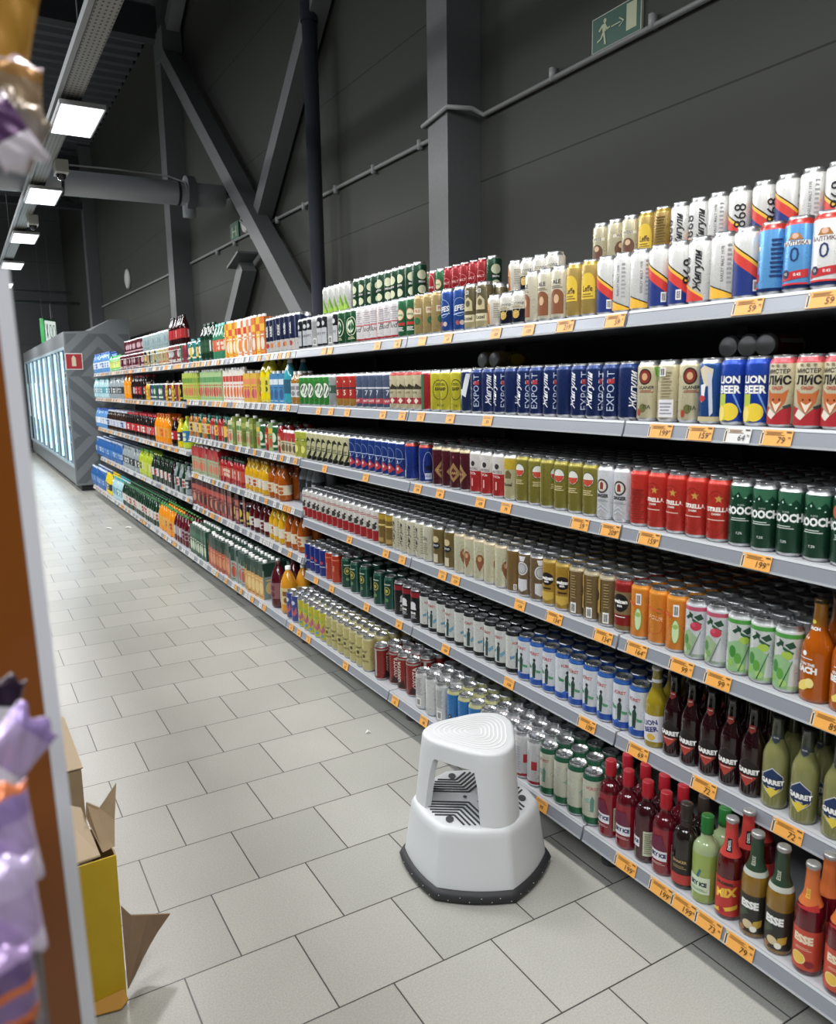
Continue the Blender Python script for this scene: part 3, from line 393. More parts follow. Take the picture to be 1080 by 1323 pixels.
pet('p_berry', 'dark red juice bottle with pale label', 'pet15', '5a0e1c', 'b0a0a8', '3c7a34', lab2='6a1c2c'); pet('p_bigberry', 'large dark red juice bottle', 'pet2', '4a0e1a', '8a5a60', '3a1418', lab2='6a1c2c'); pet('p_nectar', 'gold juice bottle with white cap', 'pet2', 'c88a24', 'dcc888', 'f0f0ec', lab2='8a5a1c')
pet('p_grey', 'pale bottle with dark label', 'pet15', '8a9498', '30383c', 'a8b0b4', lab2='c8ccd0'); pet('p_jarred', 'dark red glass juice bottle', 'jug', '4a0c12', 'd8d4d0', '2c0c10', lab2='7a1c20', kind='glass_bottle')
pet('p_jaryel', 'yellow glass juice bottle', 'jug', 'c89a18', 'e0d8c0', '8a6a20', lab2='b83c28', kind='glass_bottle'); pet('p_jaramb', 'amber glass juice bottle', 'jug', '9a4c10', 'e0d0b0', '5a3010', lab2='b86028', kind='glass_bottle')
pet('p_smally', 'small yellow juice bottle', 'pet05', 'c8a018', 'b88a10', '3c2c10', lab2='e0c040'); pet('p_smallp', 'small bottle with peach label', 'pet05', 'b8682c', 'd8c0a0', '2c2c20', lab2='6a3420'); pet('p_smallr', 'small red juice bottle', 'pet05', '9a2424', 'c84c3a', '1f3a28', lab2='e8c8b0')
# cartons
def cart(nm, look, size, base, c2, c3, cap='f0f0ee', top=None, side=None):
    h = size[2]*1000; wd = size[1]*500-3
    carton(nm, look, size, base, [('rect', -wd, wd, h*.62, h*.80, c2), ('ell', 0, h*.30, wd*.8, h*.17, c3), ('rect', -wd*.7, wd*.7, h*.5, h*.54, c3), ('lines', -wd*.8, wd*.8, h*.06, h*.10, 1, c2)], cap, top, side=side)
cart('c_dkgreen', 'dark green juice carton', (.09, .065, .235), '1c4a34', '2f6a4c', 'c8d8b8', top='1c4a34'); cart('c_redgr', 'carton with dark green top and red fruit', (.09, .065, .235), 'b85a40', '24483c', 'd89060', top='1f4034', side='8a9a94')
cart('c_peach', 'carton with dark green top and peach fruit', (.09, .065, .235), 'd8a050', '24483c', 'e8c880', top='1f4034', side='8a9a94'); cart('c_greygr', 'carton with grey green top and tomato', (.09, .065, .235), '9aa8a0', '24483c', 'b84a30', top='2c4a44')
cart('c_redtop', 'pale green carton with red top', (.07, .07, .22), '9cb08a', 'b8242c', 'd86a4c', top='b8242c'); cart('c_pale', 'pale green drink carton', (.07, .055, .17), 'c8cc9a', '5a8a4a', 'c86a5a', top='d8dcb0'); cart('c_olive', 'olive green flat carton', (.09, .06, .20), '7a8a34', 'a8b050', '5a6a24')
cart('c_lime', 'lime green iced tea carton', (.06, .055, .22), 'b8c84c', '6a9a34', 'd8604c'); cart('c_limepink', 'lime green carton with pink fruit', (.06, .055, .22), 'a8c88a', '5a9a5a', 'c83c44'); cart('c_white', 'white carton with red orange fruit', (.06, .055, .22), 'e4ddd4', 'c8402c', 'e0702c')
cart('c_yelpink', 'yellow and pink juice carton', (.09, .065, .19), 'e0b430', 'e88a5a', 'd0486a'); cart('c_blue', 'blue and white milk drink carton', (.07, .07, .18), '3a86b8', 'dce8ee', '2a5a90'); cart('c_red', 'red tomato juice carton', (.07, .06, .22), '9a2a24', 'c84c34', '3a1c14', top='5a1c1c')
cart('c_maroon', 'maroon juice carton', (.07, .06, .22), '6a2028', 'b85a50', 'c88a70', top='3c1418'); cart('c_orange', 'orange and yellow juice carton', (.06, .055, .235), 'e07828', 'f0c030', 'e8e0d0'); cart('c_wred', 'white and red juice carton', (.06, .055, .235), 'ece4dc', 'd83c2c', 'e8902c')
cart('c_yellow', 'yellow juice carton', (.06, .055, .235), 'e8bc20', 'd8502c', 'f0e0c0'); cart('c_smallred', 'small red topped pack', (.06, .055, .13), 'c8c09a', 'b8282c', '6a5a3a', top='b8282c'); cart('c_fruit', 'flowered fruit drink carton', (.06, .055, .18), '8aa86a', 'e0c030', 'c8502c')

# ------------------------------------------------------------------ products: builders
PROTO = {}
CANP = [(.024, .002), (.027, .0), (.0285, .003), (.033, .010), (.033, .149), (.0315, .155), (.0268, .162), (.0272, .168)]
def can_profile(shape): 
    if shape == 'short': return [(r, z if z < .02 else z-.053) for r, z in CANP]
    k = 1.28 if shape == 'tall' else 1.0
    return [(r*(.92 if shape == 'tall' else 1), z if z < .02 else (z*k if shape == 'tall' else z)) for r, z in CANP]
def topmat(d): return tin(d['tb']) if d['tb'] else steel('c4c6c8', .3)
def build_can(d, name, lod):
    P = can_profile(d['shape']); seg = 28 if lod == 0 else 16
    H = P[-1][1]
    mats = [tin(d['base']), steel('b8babc', .3), topmat(d)]
    prof = list(P[:4]); zs = [P[3][1], P[4][1]]; br = P[4][0]
    for a, b, c in d['bands']:
        k = H/.168
        for z in (a*.001*k, b*.001*k):
            if P[3][1] < z < P[4][1]: zs.append(z)
    zs = sorted(set(zs))
    mis = [1, 1, 1]; prof = prof[:3]+[(br, z) for z in zs]
    for z0, z1 in zip(zs, zs[1:]):
        mi = 0; zm = (z0+z1)/2
        for a, b, c in d['bands']:
            if a*.001*H/.168 <= zm <= b*.001*H/.168:
                m = tin(c)
                if m not in mats: mats.append(m)
                mi = mats.index(m)
        mis.append(mi)
    prof += P[5:]; mis += [2 if d['tb'] else 0, 2, 1]
    bm = bmesh.new(); lathe(bm, prof, seg, mis)
    if lod == 1: lathe(bm, [(.0272, H), (.0255, H-.0008), (.0245, H-.005), (0, H-.005)], seg, [1, 1, 1])
    bm.faces.new(list(reversed([v for v in bm.verts if abs(v.co.z-.002) < 1e-6][:seg]))).material_index = 1
    dec = d['decals']
    if d['shape'] == 'tall': dec = scale_v(dec, 1.28)
    if d['shape'] == 'short': dec = scale_v(dec, .65)
    apply_decals(bm, dec, mats, wrapmap([(br, 0), (br, 1)], br), step=0.006 if lod == 0 else 0.012)
    o = finish(name, bm, mats, smooth=.7)
    if lod == 0:
        bm = bmesh.new(); lathe(bm, [(.0268, H-.001), (.0272, H+.0002), (.0258, H), (.0245, H-.005), (0, H-.0045)], 24)
        lid = finish('lid', bm, [steel('c0c2c4', .25)], o, smooth=.7)
        bm = bmesh.new(); n = 14
        vs = [(.004+.009*math.cos(2*PI*i/n)*1.15, .0075*math.sin(2*PI*i/n)) for i in range(n)]
        ring = []
        for z in (H-.0035, H-.0025):
            for s in (1, .5): ring.append([bm.verts.new((.003+(x-.003)*s, y*s, z)) for x, y in vs])
        for i in range(n):
            j = (i+1) % n
            bm.faces.new((ring[2][i], ring[2][j], ring[3][j], ring[3][i])); bm.faces.new((ring[0][i], ring[0][j], ring[2][j], ring[2][i]))
            bm.faces.new((ring[3][i], ring[3][j], ring[1][j], ring[1][i]))
        finish('pull_tab', bm, [steel('9a9c9e', .3)], lid)
    return o
def scale_v(dec, k):
    out = []
    for d in dec:
        d = list(d)
        if d[0] == 'twice': d[2] = scale_v(d[2], k)
        elif d[0] in ('rect', 'lines'): d[3] *= k; d[4] *= k
        elif d[0] == 'poly': d[1] = [(a, b*k) for a, b in d[1]]
        elif d[0] == 'txt': d[3] *= k
        elif d[0] == 'ell': d[2] *= k
        out.append(tuple(d))
    return out
BSH = {  # (profile r,z), cap start z
 'long': ([(.024, .002), (.028, 0), (.031, .006), (.0315, .012), (.0315, .128), (.030, .140), (.0255, .154), (.019, .168), (.0155, .180), (.0138, .215), (.0138, .228), (.0148, .230), (.0148, .236), (.0130, .238)], .238, .250, .0152, .0315),
 'beach': ([(.028, .002), (.032, 0), (.0355, .006), (.036, .012), (.036, .120), (.034, .136), (.028, .152), (.0195, .168), (.0165, .182), (.0145, .226), (.0155, .234), (.0155, .240), (.0135, .242)], .242, .256, .0158, .036),
 'vodka': ([(.024, .002), (.028, 0), (.032, .006), (.033, .012), (.0335, .138), (.031, .152), (.023, .164), (.0155, .172), (.0145, .186), (.0145, .192)], .190, .235, .0158, .033),
 'pet15': ([(.026, .004), (.034, 0), (.041, .010), (.042, .02), (.042, .09), (.040, .10), (.042, .11), (.042, .148), (.038, .170), (.026, .205), (.0155, .230), (.013, .243)], .240, .258, .0155, .042),
 'pet2': ([(.028, .004), (.038, 0), (.048, .012), (.049, .03), (.049, .10), (.046, .115), (.049, .13), (.049, .165), (.044, .195), (.028, .235), (.016, .256), (.014, .268)], .265, .284, .0165, .049),
 'pet05': ([(.020, .003), (.028, 0), (.032, .008), (.032, .06), (.030, .07), (.032, .08), (.032, .12), (.027, .145), (.016, .162), (.013, .172)], .168, .186, .0150, .032),
 'jug': ([(.028, .002), (.036, 0), (.042, .008), (.043, .02), (.043, .12), (.039, .145), (.028, .168), (.019, .185), (.018, .205)], .203, .222, .021, .043),
}
BSH['long2'] = ([(r, z if z < .013 else z*1.09) for r, z in BSH['long'][0]], .238*1.09, .238*1.09+.013, .0150, .0315)
def build_bottle(d, name, lod):
    P, capz, H, cr, br = BSH[d['shape']]; seg = 24 if lod == 0 else 14
    soft = d['kind'] == 'plastic_bottle'
    body = mat(d['body'], .09, 0, 'drink', coat=.4) if lod else mat(d['body'], .05, 0, 'drink', coat=.6)
    neck = mat(d['neck'], .05, 0, 'bottle_neck', coat=.6)
    mats = [body, neck]; bm = bmesh.new()
    fz = (d['fill'] or 178)*.001
    lathe(bm, P, seg, [0 if (z0+z1)/2 < fz else 1 for (_, z0), (_, z1) in zip(P, P[1:])])
    bm.faces.new(list(reversed([v for v in bm.verts][:seg])))
    o = finish(name, bm, mats, smooth=.9)
    # cap
    bm = bmesh.new()
    if d['shape'] in ('long', 'long2', 'beach'):
        prof = [(cr, capz-.006), (cr+.0012, capz-.003), (cr, capz+.004), (cr*.8, capz+.006), (0, capz+.0065)]
    else:
        prof = [(cr, capz-.003), (cr+.0006, capz), (cr+.0006, capz+(H-capz)*.15), (cr, capz+(H-capz)*.2), (cr, H-.002), (cr-.002, H), (0, H)]
    lathe(bm, prof, seg); finish('cap', bm, [mat(d['cap'], .35, .7 if d['shape'] in ('long', 'long2', 'beach') else 0, 'cap')], o, smooth=.7)
    # paper label
    for lb in d['label']:
        mats = []; bm = bmesh.new()
        if lb[0] == 'auto':
            _, c1, c2 = lb; zmax = P[-5][1] if d['shape'] != 'jug' else .12; zb, zt = (.045*H/.25, .66*H*1.0) if d['shape'] != 'jug' else (.03, .10)
            zt = min(zt, {'pet15': .140, 'pet2': .158, 'pet05': .118, 'jug': .112}[d['shape']])
            zb = {'pet15': .06, 'pet2': .06, 'pet05': .04, 'jug': .04}[d['shape']]
            mats.append(ink(c1)); lathe(bm, [(br+.0006, zb), (br+.0008, zt)], seg, [0])
            hh = (zt-zb)*1000; m0 = zb*1000
            dec = [('twice', br*1000*PI, [('rect', -br*480, br*520, m0+hh*.52, m0+hh*.8, c2), ('ell', br*100, m0+hh*.26, br*420, hh*.18, c2), ('rect', -br*1100, -br*760, m0+hh*.1, m0+hh*.9, 'd8d8d4')])]
            apply_decals(bm, dec, mats, wrapmap([(br+.0006, 0), (br+.0006, 1)], br), step=.012 if lod else .007)
        else:
            z0, z1, c, dec = lb
            if c:
                mats.append(ink(c)); lathe(bm, [(br+.0003, z0*.001), (br+.0003, z1*.001)], seg, [0])
            apply_decals(bm, dec, mats, wrapmap([(max(r, br), z) if z < .12 else (r, z) for r, z in P], br), step=.006, off0=.0004)
        if len(bm.faces): finish('label', bm, mats, o, smooth=.9)
        else: bm.free()
    if d['foil']:
        bm = bmesh.new(); pr = [(r+.0004, z) for r, z in P if .165 < z < capz]
        lathe(bm, pr, seg); f = finish('neck_wrap', bm, [ink(d['foil'])], o, smooth=.9)
    if d['neckdec']:
        mats = []; bm = bmesh.new(); cuts = [z for r, z in P if .16 < z < .24]
        apply_decals(bm, d['neckdec'], mats, wrapmap(P, .0165), step=.005, vcuts=cuts, off0=.0007)
        finish('neck_label', bm, mats, o, smooth=.9)
    return o
def build_carton(d, name, lod):
    dx, dy, h = d['size']; bm = bmesh.new(); mats = [ink(d['base']), ink(d['side']), ink(d['top'] or d['base'])]
    zt = h*.80
    v, fs = box(bm, -dx/2, dx/2, -dy/2, dy/2, 0, zt, 0); fs[2].material_index = 1; fs[3].material_index = 1
    bmesh.ops.delete(bm, geom=[fs[5]], context='FACES_ONLY')
    top = [v[1], v[5], v[7], v[3]]
    r1 = [bm.verts.new((x*dx/2, y*dy/2*.86, h*.985)) for x, y in ((-1, -1), (1, -1), (1, 1), (-1, 1))]
    for i in range(4):
        f = bm.faces.new((top[i], top[(i+1) % 4], r1[(i+1) % 4], r1[i])); f.material_index = 2
    f = bm.faces.new(r1); f.material_index = 2
    apply_decals(bm, d['decals'], mats, lambda u, vv, off: (-dx/2-off, -u, min(vv, zt)), step=0)
    k = dx/dy*.92
    apply_decals(bm, [e for e in d['decals'] if e[0] in ('ell', 'rect')], mats, lambda u, vv, off: (u*k, -dy/2-off, min(vv, zt)), step=0)
    o = finish(name, bm, mats)
    if d['cap']:
        bm = bmesh.new(); lathe(bm, [(.014, h*.98), (.014, h+.012), (.012, h+.014), (0, h+.014)], 14, cx=-dx*.12)
        finish('screw_cap', bm, [mat(d['cap'], .4, 0, 'cap')], o, smooth=.7)
    return o
BLD = dict(can=build_can, bottle=build_bottle, carton=build_carton)
def copy_tree(o, parent=None):
    c = o.copy(); COL.objects.link(c); c.parent = parent
    for ch in o.children: copy_tree(ch, c)
    return c
def product(des, loc, rot, lod):
    key = (des, lod); d = DES[des]
    if key not in PROTO:
        o = BLD[d['type']](d, d['kind'], lod); PROTO[key] = o
        o.location = loc; o.rotation_euler.z = rot
        return o
    o = copy_tree(PROTO[key]); o.location = loc; o.rotation_euler = (0, 0, rot)
    return o
ONES = 'zeroth first second third fourth fifth sixth seventh eighth ninth tenth eleventh twelfth thirteenth fourteenth fifteenth sixteenth seventeenth eighteenth nineteenth'.split()
TENS = {2: 'twent', 3: 'thirt', 4: 'fort', 5: 'fift', 6: 'sixt', 7: 'sevent', 8: 'eight', 9: 'ninet'}
def ordw(n):
    if n < 20: return ONES[n]
    t, u = divmod(n, 10)
    return TENS[t]+('ieth' if u == 0 else 'y-'+ONES[u])

# ------------------------------------------------------------------ the building
WX, CZ, ENDY, BACKY, LEFTX = 2.6, 6.0, 22.0, -3.0, -6.0
def noise_floor():
    m = bpy.data.materials.new('floor_tiles'); m.use_nodes = True; nt = m.node_tree; N = nt.nodes; L = nt.links; b = N['Principled BSDF']
    tc = N.new('ShaderNodeTexCoord'); mp = N.new('ShaderNodeMapping'); mp.inputs['Location'].default_value = (-.507+30.07, -2.723+29.39, 0)
    L.new(tc.outputs['Object'], mp.inputs[0])
    br = N.new('ShaderNodeTexBrick'); br.inputs['Scale'].default_value = 1; br.offset = .5; br.offset_frequency = 2
    br.inputs['Brick Width'].default_value = .3007; br.inputs['Row Height'].default_value = .2939; br.inputs['Mortar Size'].default_value = .0022; br.inputs['Mortar Smooth'].default_value = .2
    br.inputs['Bias'].default_value = 0
    br.inputs['Color1'].default_value = rgb('9f9f98'); br.inputs['Color2'].default_value = rgb('abaaa3'); br.inputs['Mortar'].default_value = rgb('3c3a37')
    L.new(mp.outputs[0], br.inputs['Vector'])
    n1 = N.new('ShaderNodeTexNoise'); n1.inputs['Scale'].default_value = 220; n1.inputs['Detail'].default_value = 4; L.new(tc.outputs['Object'], n1.inputs['Vector'])
    n2 = N.new('ShaderNodeTexNoise'); n2.inputs['Scale'].default_value = 2.2; n2.inputs['Detail'].default_value = 5; L.new(tc.outputs['Object'], n2.inputs['Vector'])
    a = N.new('ShaderNodeMapRange'); a.inputs[1].default_value = .3; a.inputs[2].default_value = .7; a.inputs[3].default_value = .84; a.inputs[4].default_value = 1.12; L.new(n1.outputs['Fac'], a.inputs[0])
    c = N.new('ShaderNodeMapRange'); c.inputs[3].default_value = .88; c.inputs[4].default_value = 1.1; L.new(n2.outputs['Fac'], c.inputs[0])
    mu = N.new('ShaderNodeMath'); mu.operation = 'MULTIPLY'; L.new(a.outputs[0], mu.inputs[0]); L.new(c.outputs[0], mu.inputs[1])
    vm = N.new('ShaderNodeVectorMath'); vm.operation = 'SCALE'; L.new(br.outputs['Color'], vm.inputs[0]); L.new(mu.outputs[0], vm.inputs['Scale'])
    L.new(vm.outputs[0], b.inputs['Base Color'])
    r = N.new('ShaderNodeMapRange'); r.inputs[3].default_value = .26; r.inputs[4].default_value = .42; L.new(n2.outputs['Fac'], r.inputs[0]); L.new(r.outputs[0], b.inputs['Roughness'])
    bp = N.new('ShaderNodeBump'); bp.inputs['Strength'].default_value = .35; bp.inputs['Distance'].default_value = .002; bp.invert = True
    L.new(br.outputs['Fac'], bp.inputs['Height']); L.new(bp.outputs[0], b.inputs['Normal'])
    return m
def wall_mat(c, name):
    m = bpy.data.materials.new(name); m.use_nodes = True; nt = m.node_tree; N = nt.nodes; L = nt.links; b = N['Principled BSDF']
    tc = N.new('ShaderNodeTexCoord'); sp = N.new('ShaderNodeSeparateXYZ'); L.new(tc.outputs['Object'], sp.inputs[0])
    md = N.new('ShaderNodeMath'); md.operation = 'MODULO'; md.inputs[1].default_value = 1.0; ad = N.new('ShaderNodeMath'); ad.inputs[1].default_value = .42
    L.new(sp.outputs['Z'], ad.inputs[0]); L.new(ad.outputs[0], md.inputs[0])
    lt = N.new('ShaderNodeMath'); lt.operation = 'LESS_THAN'; lt.inputs[1].default_value = .008; L.new(md.outputs[0], lt.inputs[0])
    m2 = N.new('ShaderNodeMath'); m2.operation = 'MODULO'; m2.inputs[1].default_value = .1; L.new(sp.outputs['Z'], m2.inputs[0])
    l2 = N.new('ShaderNodeMath'); l2.operation = 'LESS_THAN'; l2.inputs[1].default_value = .006; L.new(m2.outputs[0], l2.inputs[0])
    no = N.new('ShaderNodeTexNoise'); no.inputs['Scale'].default_value = 1.3; no.inputs['Detail'].default_value = 3; L.new(tc.outputs['Object'], no.inputs['Vector'])
    mx = N.new('ShaderNodeMix'); mx.data_type = 'RGBA'; mx.inputs[6].default_value = rgb(c); q = rgb(c); mx.inputs[7].default_value = (q[0]*1.2, q[1]*1.17, q[2]*1.12, 1)
    L.new(no.outputs['Fac'], mx.inputs[0])
    mm = N.new('ShaderNodeMix'); mm.data_type = 'RGBA'; mm.inputs[7].default_value = (q[0]*.45, q[1]*.45, q[2]*.45, 1)
    L.new(mx.outputs[2], mm.inputs[6]); L.new(lt.outputs[0], mm.inputs[0]); L.new(mm.outputs[2], b.inputs['Base Color'])
    bp = N.new('ShaderNodeBump'); bp.inputs['Strength'].default_value = .12; bp.inputs['Distance'].default_value = .003; L.new(l2.outputs[0], bp.inputs['Height']); L.new(bp.outputs[0], b.inputs['Normal'])
    b.inputs['Roughness'].default_value = .6; b.inputs['Specular IOR Level'].default_value = .15
    return m
WALL = wall_mat('3e403d', 'panel_wall'); STRUCT = mat('5e6062', .5, 0, 'steel_paint', var='565859'); DARK = mat('2c2e32', .55, 0, 'dark_paint')
def slab(name, x0, x1, y0, y1, z0, z1, m, kind='structure'):
    bm = bmesh.new(); box(bm, x0, x1, y0, y1, z0, z1); o = finish(name, bm, [m]); o['kind'] = kind; return o
slab('floor', LEFTX, WX, BACKY, ENDY, -.1, 0, noise_floor())
slab('wall_right', WX, WX+.15, BACKY, ENDY, 0, CZ, WALL)
slab('wall_far', LEFTX, WX, ENDY, ENDY+.15, 0, CZ, wall_mat('55585a', 'far_wall'))
slab('wall_left', LEFTX-.15, LEFTX, BACKY, ENDY, 0, CZ, WALL)
slab('wall_back', LEFTX, WX, BACKY-.15, BACKY, 0, CZ, WALL)
bm = bmesh.new(); prof = []; y = BACKY
while y < ENDY: prof += [(y, CZ), (y+.12, CZ), (y+.15, CZ+.07), (y+.27, CZ+.07)]; y += .30
prof.append((ENDY, CZ)); a = [bm.verts.new((LEFTX, p, z)) for p, z in prof]; b = [bm.verts.new((WX, p, z)) for p, z in prof]
for i in range(len(a)-1): bm.faces.new((a[i], b[i], b[i+1], a[i+1]))
o = finish('ceiling', bm, [mat('56595e', .4, .3, 'deck')]); o['kind'] = 'structure'
# steel frame: columns, roof trusses
for i, yc in enumerate((3.72, 9.85, 16.56)):
    slab('trim_%d' % (i+1), 2.385 if i else 2.385, WX-.001, yc, yc+(.2 if i == 0 else .27), 0, 5.98, STRUCT)
for yc in (9.9, 16.6):
    bm = bmesh.new(); box(bm, LEFTX+.01, 2.38, yc, yc+.16, 5.45, 5.80)
    if yc > 12: box(bm, LEFTX+.01, 2.38, yc, yc+.16, 4.85, 4.97)
    x = 2.3; s = 0
    while yc > 12 and x > LEFTX+1: bar(bm, (x, yc+.08, 5.6 if s else 4.9), (x-1.0, yc+.08, 4.9 if s else 5.6), .07, .07); x -= 1.0; s = 1-s
    tag(finish('roof_truss', bm, [DARK]), 'dark steel roof truss across the hall %s' % ('above the round duct' if yc < 10 else 'over the glass coolers'), 'beam')
# crossed braces between the first two columns
B1 = mat('5c5e60', .5, 0, 'steel_paint', var='666869')
br = empty('steel_brace', (2.44, 7.0, 1.8)); tag(br, 'long grey steel brace leaning down from the second column to the pipe', 'brace')
def local(o, root): o.parent = root; o.matrix_parent_inverse = Matrix.Translation(root.location).inverted(); return o
bm = bmesh.new(); bar(bm, (2.44, 9.85, 5.35), (2.44, 5.55, 1.75), .16, .16, (1, 0, 0)); local(finish('beam', bm, [B1]), br)
bm = bmesh.new(); box(bm, 2.36, 2.58, 9.6, 9.95, 5.2, 5.5); local(finish('gusset_plate', bm, [STRUCT]), br)
bm = bmesh.new(); bar(bm, (2.50, 7.15, 2.85), (2.50, 4.6, 5.1), .14, .14, (1, 0, 0)); bar(bm, (2.47, 6.98, 2.85), (2.47, 7.3, 3.0), .02, .16, (1, 0, 0))
tag(finish('steel_brace', bm, [B1]), 'steel brace rising behind the dark vertical pipe', 'brace')
bm = bmesh.new(); bar(bm, (2.50, 7.45, 2.62), (2.50, 8.5, 1.65), .14, .14, (1, 0, 0)); bar(bm, (2.46, 7.3, 2.72), (2.46, 7.65, 2.62), .02, .2, (1, 0, 0))
tag(finish('steel_brace', bm, [B1]), 'short steel brace end low on the wall under the long brace', 'brace')
bm = bmesh.new(); bar(bm, (2.48, 9.6, 5.5), (2.48, 8.7, 6.0), .14, .14, (1, 0, 0)); tag(finish('steel_brace', bm, [B1]), 'steel brace going up to the roof from the second column', 'brace')
# vertical pipe
PG = mat('3e424a', .35, .2, 'pipe_paint')
pp = empty('drain_pipe', (2.45, 5.66, 0)); tag(pp, 'dark vertical drain pipe standing before the wall', 'pipe')
bm = bmesh.new(); tube(bm, [(0, 0, 0), (0, 0, 5.9)], .055, 16); finish('pipe', bm, [PG], pp, smooth=.6)
bm = bmesh.new(); tube(bm, [(0, 0, 4.08), (0, 0, 4.20)], .064, 16); finish('collar', bm, [PG], pp, smooth=.6)
# conduit along the wall
bm = bmesh.new(); z = 2.93; WG = mat('9a9c9c', .4, 0, 'plastic')
tube(bm, [(WX-.02, BACKY+.1, z-.02), (WX-.02, 3.66, z-.02), (WX-.1, 3.66, z), (2.37, 3.70, z), (2.37, 3.95, z-.03), (WX-.03, 4.0, z)], .013, 8)
tube(bm, [(WX-.02, 4.0, 2.925), (WX-.02, 9.80, 2.96)], .013, 8)
for k in range(14):
    yy = .6+k*.62
    if abs(yy-3.8) > .25: box(bm, WX-.04, WX-.001, yy, yy+.02, 2.90, 2.955)
tag(finish('conduit', bm, [WG], smooth=.9), 'thin grey conduit clipped along the wall', 'conduit')
bm = bmesh.new(); tube(bm, [(WX-.02, 10.2, 2.96), (WX-.02, 16.5, 3.04)], .012, 6); tag(finish('conduit', bm, [WG]), 'thin grey conduit on the wall beyond the second column', 'conduit')
# round duct
DU = mat('9a9ea2', .42, .3, 'galvanised', ns=6)
dt = empty('air_duct', (0, 8.1, 3.37)); tag(dt, 'round grey metal air duct crossing above the aisle', 'duct')
bm = bmesh.new(); n = 24
pts = []
x = -5.9; 
while x < 2.52: pts.append((x, 0, (2.5-x)*-.012)); x += .35
pts.append((2.5, 0, 0)); tube(bm, pts, .112, n); finish('duct', bm, [DU], dt, smooth=.6)
for x in (-2.8, -1.4, .42, 1.0, 2.05):
    bm = bmesh.new(); tube(bm, [(x-.012, 0, (2.5-x)*-.012), (x+.012, 0, (2.5-x)*-.012)], .119, n); finish('joint_ring', bm, [mat('4a4e54', .4, .5, 'galvanised')], dt, smooth=.6)
bm = bmesh.new(); tube(bm, [(2.12, 0, 0), (2.20, 0, 0)], .165, n); box(bm, 2.10, 2.20, -.06, .06, -.22, -.02); finish('damper', bm, [DU], dt, smooth=.6)
bm = bmesh.new(); tube(bm, [(.6, 0, .13), (1.5, 0, .15), (1.95, -.02, .14), (2.1, -.1, .08), (2.14, -.12, -.10)], .008, 6); finish('cable', bm, [WG], dt, smooth=.6)
# wall lamps, signs
def wall_disc(y, z, label, k=1):
    bm = bmesh.new(); lathe(bm, [(.15*k, 0), (.16*k, .02), (.15*k, .04), (.10*k, .055), (0, .06)], 24)
    bmesh.ops.rotate(bm, verts=bm.verts, cent=(0, 0, 0), matrix=Matrix.Rotation(-PI/2, 3, 'Y'))
    tag(finish('wall_lamp', bm, [mat('c8c8c4', .4, 0, 'plastic')], smooth=.7, loc=(WX-.001, y, z)), label, 'lamp')
wall_disc(13.75, 3.24, 'white round wall lamp, unlit, above the glass coolers')
wall_disc(7.66, 3.08, 'white round wall lamp, unlit, half hidden by the long brace', .75)
def sign(name, y0, y1, z0, z1, mats, extra, label, cat='sign'):
    bm = bmesh.new(); box(bm, -.012, 0, -(y1-y0)/2, (y1-y0)/2, -(z1-z0)/2, (z1-z0)/2, 0); mats = list(mats)
    apply_decals(bm, extra, mats, lambda u, v, off: (-.012-off*3, -u, v), step=0)
    return tag(finish(name, bm, mats, loc=(WX-.002, (y0+y1)/2, (z0+z1)/2)), label, cat)
PA = 'bcc49c'
man = [('rect', -146, 146, -71, 71, 'b8bca8'), ('rect', -142, 142, -67, 67, '0b5240'), ('rect', 62, 120, -46, 58, PA), ('ell', -66, 42, 9, 10, PA),
       ('poly', [(-84, 30), (-62, 32), (-58, 0), (-78, -4)], PA), ('poly', [(-84, 30), (-104, 12), (-98, 6), (-80, 20)], PA), ('poly', [(-62, 30), (-48, 8), (-34, 10), (-34, 4), (-52, 0), (-64, 18)], PA),
       ('poly', [(-78, -2), (-66, -2), (-60, -24), (-56, -54), (-66, -54), (-70, -28)], PA), ('poly', [(-78, -2), (-68, -4), (-84, -28), (-110, -36), (-110, -28), (-90, -22)], PA),
       ('rect', -26, 30, 0, 5, PA), ('poly', [(44, 2), (20, 20), (24, 22), (52, 3), (24, -16), (20, -14)], PA)]
sign('exit_sign', 2.542, 2.837, 2.925, 3.068, [mat('a8ac9c', .4, 0, 'plastic')], man, 'green emergency exit sign with running figure and arrow on the wall')
sign('exit_sign', 7.93, 8.20, 2.95, 3.13, [mat('0c5a3c', .4, 0, 'plastic')], [('rect', -80, -56, -50, 50, PA), ('rect', 40, 64, -50, 50, PA), ('rect', -56, 40, -6, 8, PA)], 'small green exit sign beside the long steel brace')

# ------------------------------------------------------------------ lights on a perforated tray
PER = bpy.data.materials.new('perforated_steel'); PER.use_nodes = True; nt = PER.node_tree; N = nt.nodes; L = nt.links; b = N['Principled BSDF']
tc = N.new('ShaderNodeTexCoord'); vo = N.new('ShaderNodeTexVoronoi'); vo.inputs['Scale'].default_value = 42; vo.inputs['Randomness'].default_value = 0
mp = N.new('ShaderNodeMapping'); mp.inputs['Scale'].default_value = (1, .6, 1); L.new(tc.outputs['Object'], mp.inputs[0]); L.new(mp.outputs[0], vo.inputs['Vector'])
lt = N.new('ShaderNodeMath'); lt.operation = 'LESS_THAN'; lt.inputs[1].default_value = .22; L.new(vo.outputs['Distance'], lt.inputs[0])
mx = N.new('ShaderNodeMix'); mx.data_type = 'RGBA'; mx.inputs[6].default_value = rgb('7c7c78'); mx.inputs[7].default_value = rgb('141518'); L.new(lt.outputs[0], mx.inputs[0]); L.new(mx.outputs[2], b.inputs['Base Color'])
b.inputs['Metallic'].default_value = .3; b.inputs['Roughness'].default_value = .45
tr = empty('cable_tray', (.745, 0, PANEL_Z+.06)); tag(tr, 'perforated metal cable tray running over the aisle with lamps beneath', 'cable tray')
